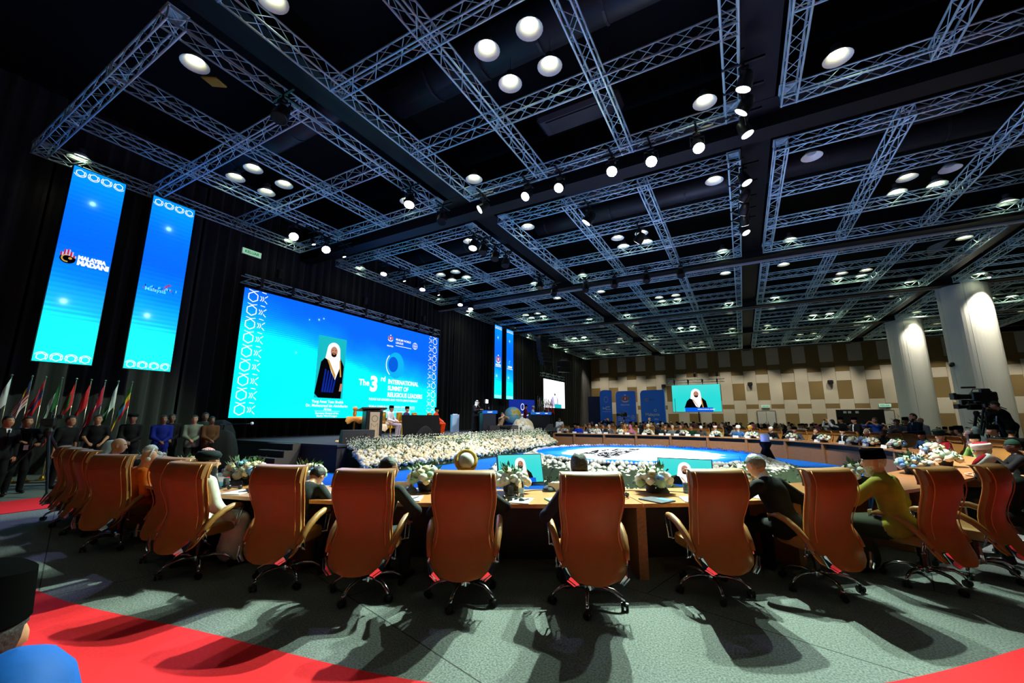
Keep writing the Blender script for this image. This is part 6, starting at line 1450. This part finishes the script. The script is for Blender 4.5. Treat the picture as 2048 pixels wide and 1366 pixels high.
st_('man in pale grey jacket beside two officers near the stage corner', 388, -14.4, -2.0, 1.0, top=(.42, .43, .38), bot=(.05, .05, .06), skin='m', **CL)
st_('man in dark teal jacket standing behind the brown batik shirt', 408, -14.7, -1.9, 1.05, top=(.10, .15, .15), bot=(.05, .05, .06), skin='d', **CL)
st_('man in brown and navy batik shirt with clasped hands', 421, -14.2, -1.7, .98, top=(.30, .18, .10), bot=(.05, .05, .07), skin='d', **CL)
# ---- stage
def stage_sit(lb, k, **q):
    p = SP(*SEATS[k]); f = Vector((-math.sin(ST_R), math.cos(ST_R))); p2 = Vector((p.x, p.y)) + f * .03
    return person(lb, p2.x, p2.y, ST_R, 'dignitaries on stage', SZ, det=.019, wL=(-.14, .33, .66), wR=(.14, .33, .66), **q)
stage_sit('man in white shirt and black cap seated on stage', 0, top=(.82, .8, .84), bot=(.62, .56, .62), hat='songkok', skin='m', lean=.1, robe=0); stage_sit('man in purple shirt and black cap seated on stage', 1, top=(.23, .18, .38), bot=(.2, .16, .32), hat='songkok', hair='g', skin='l', turn=-.2); stage_sit('man in orange suit and black cap seated on stage', 3, top=(.85, .24, .05), hat='songkok', skin='m')
p = SP(951, 866); person('speaker in white headcloth and dark robe standing at the podium', p.x, p.y, rz_to(p.x, p.y, p.x + 5, p.y - .5), 'dignitaries on stage', SZ, pose='stand', top=(.06, .06, .08), robe=1, hat='keffiyeh', hatc=(.9, .9, .9), beard=1, hair='g', skin='l', det=.02, wL=(-.12, .35, 1.2), wR=(.12, .35, 1.2), loose=1.6, scale=1.04)
p = SP(1052, 861); person('man in maroon batik and black cap behind the far podium', p.x - .6, p.y + 1, -1.2, 'dignitaries on stage', SZ, pose='stand', top=(.42, .05, .09), hat='songkok', skin='m', det=.024, wL=(-.15, .35, 1.1), wR=(.15, .35, 1.1))
p = SP(1068, 861); person('man in white shirt and cap behind the far podium', p.x - .6, p.y + 1, -1.2, 'dignitaries on stage', SZ, pose='stand', top=(.85, .85, .85), bot=(.2, .2, .25), hat='skullcap', hatc=(.85, .85, .85), skin='m', det=.024, wL=(-.15, .35, 1.1), wR=(.15, .35, 1.1), scale=.97)
p = onz(1000, 866, SZ); person('crouching photographer in beige shirt beside the globe', p.x, p.y, -1.7, None, SZ - .2, top=(.55, .45, .36), bot=(.1, .1, .1), skin='m', det=.024, wL=(-.08, .3, 1.1), wR=(.1, .3, 1.1), lean=.25)
p = ony(1119, 850, 25.5); person('photographer in white shirt bending over a camera at the far stage corner', p.x, p.y, 3.6, None, 0, pose='stand', top=(.85, .87, .9), bot=(.08, .08, .1), hair='k', lean=.35, nod=.5, det=.024, wL=(-.05, .35, 1.15), wR=(.05, .35, 1.15))
# ---- delegates round the far arc: (pixel column, look)
GL = [(1127, 'beige robe', dict(top=(.6, .5, .36), hair='g', skin='m', robe=1)), (1157, 'bright blue robe and black cap', dict(top=(.05, .2, .72), hat='songkok', skin='m')), (1180, 'grey suit by the gap', dict(top=(.3, .32, .36), tie=(.2, .2, .3))),
      (1195, 'white shawl', dict(top=(.8, .8, .78), hat='skullcap', hatc=(.85, .85, .85), robe=1)), (1208, 'dark suit with pale tie', dict(top=DK, tie=(.5, .5, .6))), (1220, 'grey jacket and fair hair', dict(top=(.35, .36, .38), hair='g', skin='l', tie=(.3, .1, .1))),
      (1250, 'yellow green robe and orange headscarf', dict(top=(.6, .65, .2), hat='hijab', hatc=(.75, .5, .3), robe=1)), (1262, 'pink headscarf', dict(top=(.6, .4, .5), hat='hijab', hatc=(.7, .4, .5), robe=1)), (1296, 'pale turban and white robe', dict(top=(.78, .78, .72), hat='turban', hatc=(.8, .72, .5), beard=1, hair='w', robe=1)),
      (1331, 'teal suit', dict(top=(.08, .16, .18), skin='m', tie=(.4, .1, .1))), (1345, 'silver hair and grey coat', dict(top=(.4, .42, .4), hair='w', skin='l')), (1361, 'bald head and dark suit', dict(top=(.1, .13, .16), hair='none', tie=(.3, .3, .5))), (1383, 'dark green robe', dict(top=(.05, .2, .12), hair='k', robe=1)),
      (1403, 'white cap and bowed head', dict(top=(.3, .28, .26), hat='skullcap', hatc=(.9, .9, .9), beard=1, nod=.4)), (1432, 'green cap and pale robe', dict(top=(.6, .68, .6), hat='fezband', hair='w', beard=1, robe=1)), (1478, 'white turban and blue robe', dict(top=(.2, .38, .6), hat='turban', hatc=(.88, .88, .85), beard=1, hair='w', robe=1)),
      (1503, 'gold turban and white robe', dict(top=(.88, .87, .82), hat='turban', hatc=(.72, .55, .2), hair='k', robe=1, beard=.5)), (1545, 'white cap and black coat', dict(top=(.06, .06, .07), hat='skullcap', hatc=(.9, .9, .9), beard=1, hair='g', skin='l')), (1592, 'black cap and grey suit', dict(top=(.25, .27, .3), hat='songkok', tie=(.7, .7, .7), skin='m')),
      (1640, 'brown hair resting chin on hand', dict(top=(.05, .05, .055), hair='n', skin='l', lean=.3, wL=(-.05, .3, 1.0), wR=(.15, .32, .8))), (1690, 'black cap, white shirt and black coat', dict(top=(.06, .065, .07), hat='songkok', hair='w', beard=1, tie=(.85, .85, .85), skin='l')), (1738, 'orange robe and shaven head with headphones', dict(top=(.92, .28, .06), hair='none', phones=1, robe=1, skin='m', loose=1.4)),
      (1774, 'beard and dark coat resting chin on fist', dict(top=(.09, .11, .11), hair='k', beard=1, skin='d', lean=.2, wL=(-.04, .3, 1.0))), (1850, 'black cap and blue batik', dict(top=(.10, .22, .38), hat='songkok', skin='d')), (1889, 'tall dark green headdress and red patterned robe', dict(top=(.62, .06, .12), hat='tall', hatc=(.05, .13, .10), hair='w', beard=1, skin='l', robe=1, loose=1.3))]
_gp = []
for px_, lk, q in GL:
    p, a = ring_at(px_, 1.22); rz = a + PI / 2 + rnd.uniform(-.15, .15); q = dict(q); q.setdefault('det', .021 if px_ > 1500 else .028); q.setdefault('lean', .16); q['turn'] = rnd.uniform(-.2, .5)
    _gp.append((p, lk)); c, _ = ring_at(px_, 1.32); chair(c.x, c.y, a + PI / 2, 'tan office chair under the delegate with ' + lk, 'tan office chairs around the table')
    person('delegate with ' + lk + ' seated at the far arc', p.x, p.y, rz, 'delegates seated at the far arc', scale=.97, **q)
    c, _ = ring_at(px_ - 9, .16); place('card', make_plate, c.x, c.y, .761, a + PI / 2, 'white name card before the delegate with ' + lk, 'name cards'); c, _ = ring_at(px_ + 4, .45)
    place('mic', make_mic, c.x, c.y, .761, a + PI / 2, 'microphone unit before the delegate with ' + lk, 'conference microphones')
for px_, lb in ((1616, 'left empty next to the brown haired man'), (1665, 'left empty beside the man in white shirt and black coat'), (1802, 'left empty beside the bearded man with fist at chin'), (1520, 'turned aside empty by the gold turban'), (1865, 'left empty between blue batik and green headdress')):
    p, a = ring_at(px_, 1.4); chair(p.x, p.y, a + PI / 2 + .2, 'tan office chair ' + lb, 'tan office chairs around the table')
# right end of the ring, close to the lens
for px_, py_, off, lk, q in ((1963, 885, 1.2, 'black cap and green shirt raising both hands to his mouth', dict(top=(.42, .62, .34), hat='songkok', skin='l', wL=(-.05, .26, .98), wR=(.06, .26, .98), lean=.2)), (1995, 878, 1.15, 'white turban with red top and dark grey coat', dict(top=(.12, .16, .15), hat='fezband', hair='w', beard=.6, glasses=1, skin='l', lean=.25)), (2040, 882, 1.2, 'dark green cap and glasses holding papers', dict(top=(.07, .07, .08), hat='skullcap', hatc=(.08, .2, .15), glasses=1, skin='b', wL=(-.08, .32, .95), wR=(.1, .32, .92)))):
    p, a = ring_at(px_, off, ring_s(1.0, 7.7)); _gp.append((p, lk.split(' raising')[0].split(' and glasses')[0].replace('white turban with red top and dark grey coat', 'white and red turban'))); person('delegate with ' + lk, p.x, p.y, a + PI / 2 + .25, 'delegates on the right bend', scale=.97, det=.017, **q); chair(p.x + .08 * math.cos(a), p.y + .08 * math.sin(a), a + PI / 2 + .2, 'tan office chair under the delegate with ' + lk.split(' and ')[0], 'tan office chairs around the table')
_lb = {}
for _t, c, w in UNITS:
    l = w + ' before the delegate with ' + min(_gp, key=lambda g: (g[0].x - c.x) ** 2 + (g[0].y - c.y) ** 2)[1]; k = _lb.get(l, 0); _lb[l] = k + 1
    _t['label'] = l if k == 0 else w + [' between the white turban and the green headdress delegates', ' next to the units before the green headdress delegate', ' third along from the olive shirt man'][min(k - 1, 2)]
# ---- people standing behind the right arc
def behind(lb, px_, off, rz, z=0, **k):
    p, a = ring_at(px_, off, None, 1.5); k.setdefault('det', .021); k.setdefault('pose', 'stand')
    if k['pose'] == 'sit':
        c = link('audience_chair', _acm); c.location = (p.x + .03 * math.sin(rz), p.y - .03 * math.cos(rz), 0); c.rotation_euler = (0, 0, rz); tag(c, 'plain dark chair under the ' + ' '.join(lb.split()[:9]), 'chair', 'audience chairs')
    return person(lb, p.x, p.y, rz, 'people behind the right arc', z, **k)
behind('woman in grey jacket and dark headscarf raising a camera overhead', 1668, 2.6, 2.2, top=(.55, .56, .58), bot=(.2, .2, .22), hat='hijab', hatc=(.06, .06, .07), wL=(-.1, .35, 1.62), wR=(.12, .35, 1.62), hL=(-.6, .2, -.8), hR=(.6, .2, -.8), scale=.95)
behind('man in black outfit and black cap behind the arc', 1684, 4.5, 2.0, top=(.05, .05, .055), hat='songkok', skin='m'); behind('young man in black suit and cap with hands before him', 1713, 3.0, 2.0, top=(.06, .06, .065), hat='songkok', tie=(.8, .8, .8), **CL)
behind('man in blue polo shirt taking a photograph', 1752, 3.0, 2.3, top=(.10, .25, .55), short=1, bot=(.1, .1, .12), wL=(-.06, .3, 1.5), wR=(.1, .3, 1.5), skin='m'); behind('photographer in grey blazer bending to his camera', 1800, 2.3, 2.6, top=(.34, .34, .36), bot=(.12, .12, .13), lean=.3, nod=.4, wL=(-.08, .38, 1.25), wR=(.08, .38, 1.25), skin='m')
behind('man in black cap and glasses behind the grey blazer', 1815, 3.2, 2.2, top=(.06, .06, .07), hat='songkok', glasses=1, skin='m'); behind('tall bearded man in navy suit looking at his phone', 1832, 2.2, 1.9, top=(.06, .11, .18), beard=1.2, hair='n', tie=(.12, .2, .35), skin='l', wL=(-.08, .32, 1.12), wR=(.06, .32, 1.12), scale=1.08); behind('bald guest just behind the bearded man', 1846, 3.6, 2.0, top=(.6, .6, .6), hair='none', skin='l')
behind('man in blue shirt seated low behind the navy suit', 1905, 3.0, 2.4, top=(.1, .16, .35), hat='songkok', skin='m', pose='sit', scale=1.05); behind('man in black tall cap turning away behind the red robe', 1920, 2.4, .6, top=(.07, .09, .2), hat='songkok', pose='sit', scale=1.08)
behind('girl in mauve headscarf watching behind the patterned chair', 1938, 2.1, 1.9, top=(.45, .38, .45), hat='hijab', hatc=(.55, .48, .5), pose='sit', robe=1, skin='l', glasses=1); behind('woman in pale teal headscarf watching behind the patterned chair', 1955, 2.5, 1.9, top=(.35, .42, .44), hat='hijab', hatc=(.52, .62, .62), pose='sit', robe=1, skin='l', scale=1.08, glasses=1)
behind('man in black cap and dark green jacket looking to the tables', 1992, 2.3, 1.6, top=(.05, .09, .08), hat='songkok', skin='m', lanyard=(.15, .3, .5), pose='sit', scale=1.12); behind('crew member in dark jacket with grey yoke facing away', 2018, 2.6, -.6, top=(.05, .06, .07), hat='songkok', pose='sit', scale=1.1)
def RA(px_, off): q = ring_at(px_, off, None, 2.0)[0]; return q.x, q.y
x, y = RA(1985, 3.7); pl = thing('camera_platform', 'low black riser carrying the press cameras by the pillar', 'riser', (x, y, 0), .5); MB().bev((0, 0, .25), (3.4, 3.6, .5), .02).obj('deck', SKIRT, pl); MB().bev((0, 0, .51), (3.42, 3.62, .02), .005).obj('top', DECK, pl)
for px_, off, hh, sp_, bd, rz, lb in ((1972, 3.2, 1.68, .45, 1.35, 1.6, 'with top microphone, tallest on the riser'), (1952, 3.5, 1.42, .55, 1.0, 1.9, 'with splayed tripod, lowest on the riser'), (1978, 4.0, 1.55, .45, 1.15, 1.5, 'crowded behind the others on the riser')):
    x, y = RA(px_, off); video_camera('press camera ' + lb, (x, y, .52), rz, hh, sp_, 'press cameras', False, bd)
x, y = RA(2016, 3.3); person('cameraman with white lanyard leaning to the press camera', x, y, 1.3, None, .52, pose='stand', top=(.06, .06, .065), hair='n', lanyard=(.85, .88, .92), lean=.35, nod=.2, wL=(-.1, .4, 1.4), wR=(.1, .4, 1.35), skin='m', det=.02)
x, y = RA(2000, 4.3); person('second cameraman crouched behind the press camera', x, y, 1.3, None, .52, pose='stand', top=(.06, .06, .08), hair='k', lean=.2, wL=(-.1, .4, 1.3), wR=(.1, .4, 1.3), skin='d', det=.02, scale=.93)
# ---- crew in the far audience
for px_, Y, lb, q in ((1217, 29, 'photographer in dark jacket shouldering a camera before the display boards', dict(top=(.06, .07, .06), wL=(-.1, .3, 1.5), wR=(.12, .3, 1.5))), (1300, 29.5, 'bald crew man in dark suit beside the far tripod camera', dict(top=(.05, .05, .06), hair='none', tie=(.8, .8, .8), skin='l'))):
    p = ony(px_, 835, Y); person(lb, p.x, p.y, 2.6, None, 0, pose='stand', det=.03, **q)
# ---- seated audience behind the far arc
AL = [('dark jacket and black cap', dict(top=(.06, .06, .07), hat='songkok', skin='m')), ('dark jacket and black hair', dict(top=(.08, .08, .1), skin='m')), ('white cap and grey shirt', dict(top=(.3, .3, .32), hat='skullcap', hatc=(.85, .85, .85), skin='m')), ('white shirt and black cap', dict(top=(.75, .76, .78), hat='songkok', skin='m')),
      ('black headscarf', dict(top=(.07, .07, .08), hat='hijab', hatc=(.05, .05, .06), robe=1)), ('cream headscarf', dict(top=(.4, .35, .3), hat='hijab', hatc=(.66, .56, .46), robe=1)), ('pink headscarf', dict(top=(.45, .2, .3), hat='hijab', hatc=(.6, .3, .4), robe=1)), ('maroon shirt and dark hair', dict(top=(.3, .06, .08), skin='d')), ('teal shirt and dark hair', dict(top=(.05, .3, .3), skin='m')), ('bare head and grey suit', dict(top=(.2, .21, .24), skin='l', hair='g'))]
ar = random.Random(21); cnt = 0
for row in range(9):
    Y = 26.6 + row * 1.55
    for k in range(24):
        x = -11.6 + k * .86 + ar.uniform(-.12, .12) + .3 * (row % 2)
        if x > 9 or (x < -10.2 and Y < 34.6) or ar.random() < .12: continue
        if x > 4.6 and Y < 25: continue
        lk, q = ar.choices(AL, (24, 16, 8, 6, 9, 5, 4, 4, 3, 6))[0]; v = ar.randrange(2)
        q = dict(q); q['det'] = .042; q['turn'] = (.3, -.2)[v]; q['lean'] = (.05, .16)[v]; y = Y + ar.uniform(-.15, .15); rz = 2.35 + ar.uniform(-.3, .3)
        person('audience member with ' + lk + ' in the rows behind the far arc', x, y, rz, 'seated audience', 0, scale=ar.choice((.97, 1.02)), **q)
        c = link('audience_chair', _acm); c.location = (x + .03 * math.sin(rz), y - .03 * math.cos(rz), 0); c.rotation_euler = (0, 0, rz); tag(c, 'plain dark audience chair in the rows behind the far arc', 'chair', 'audience chairs'); cnt += 1
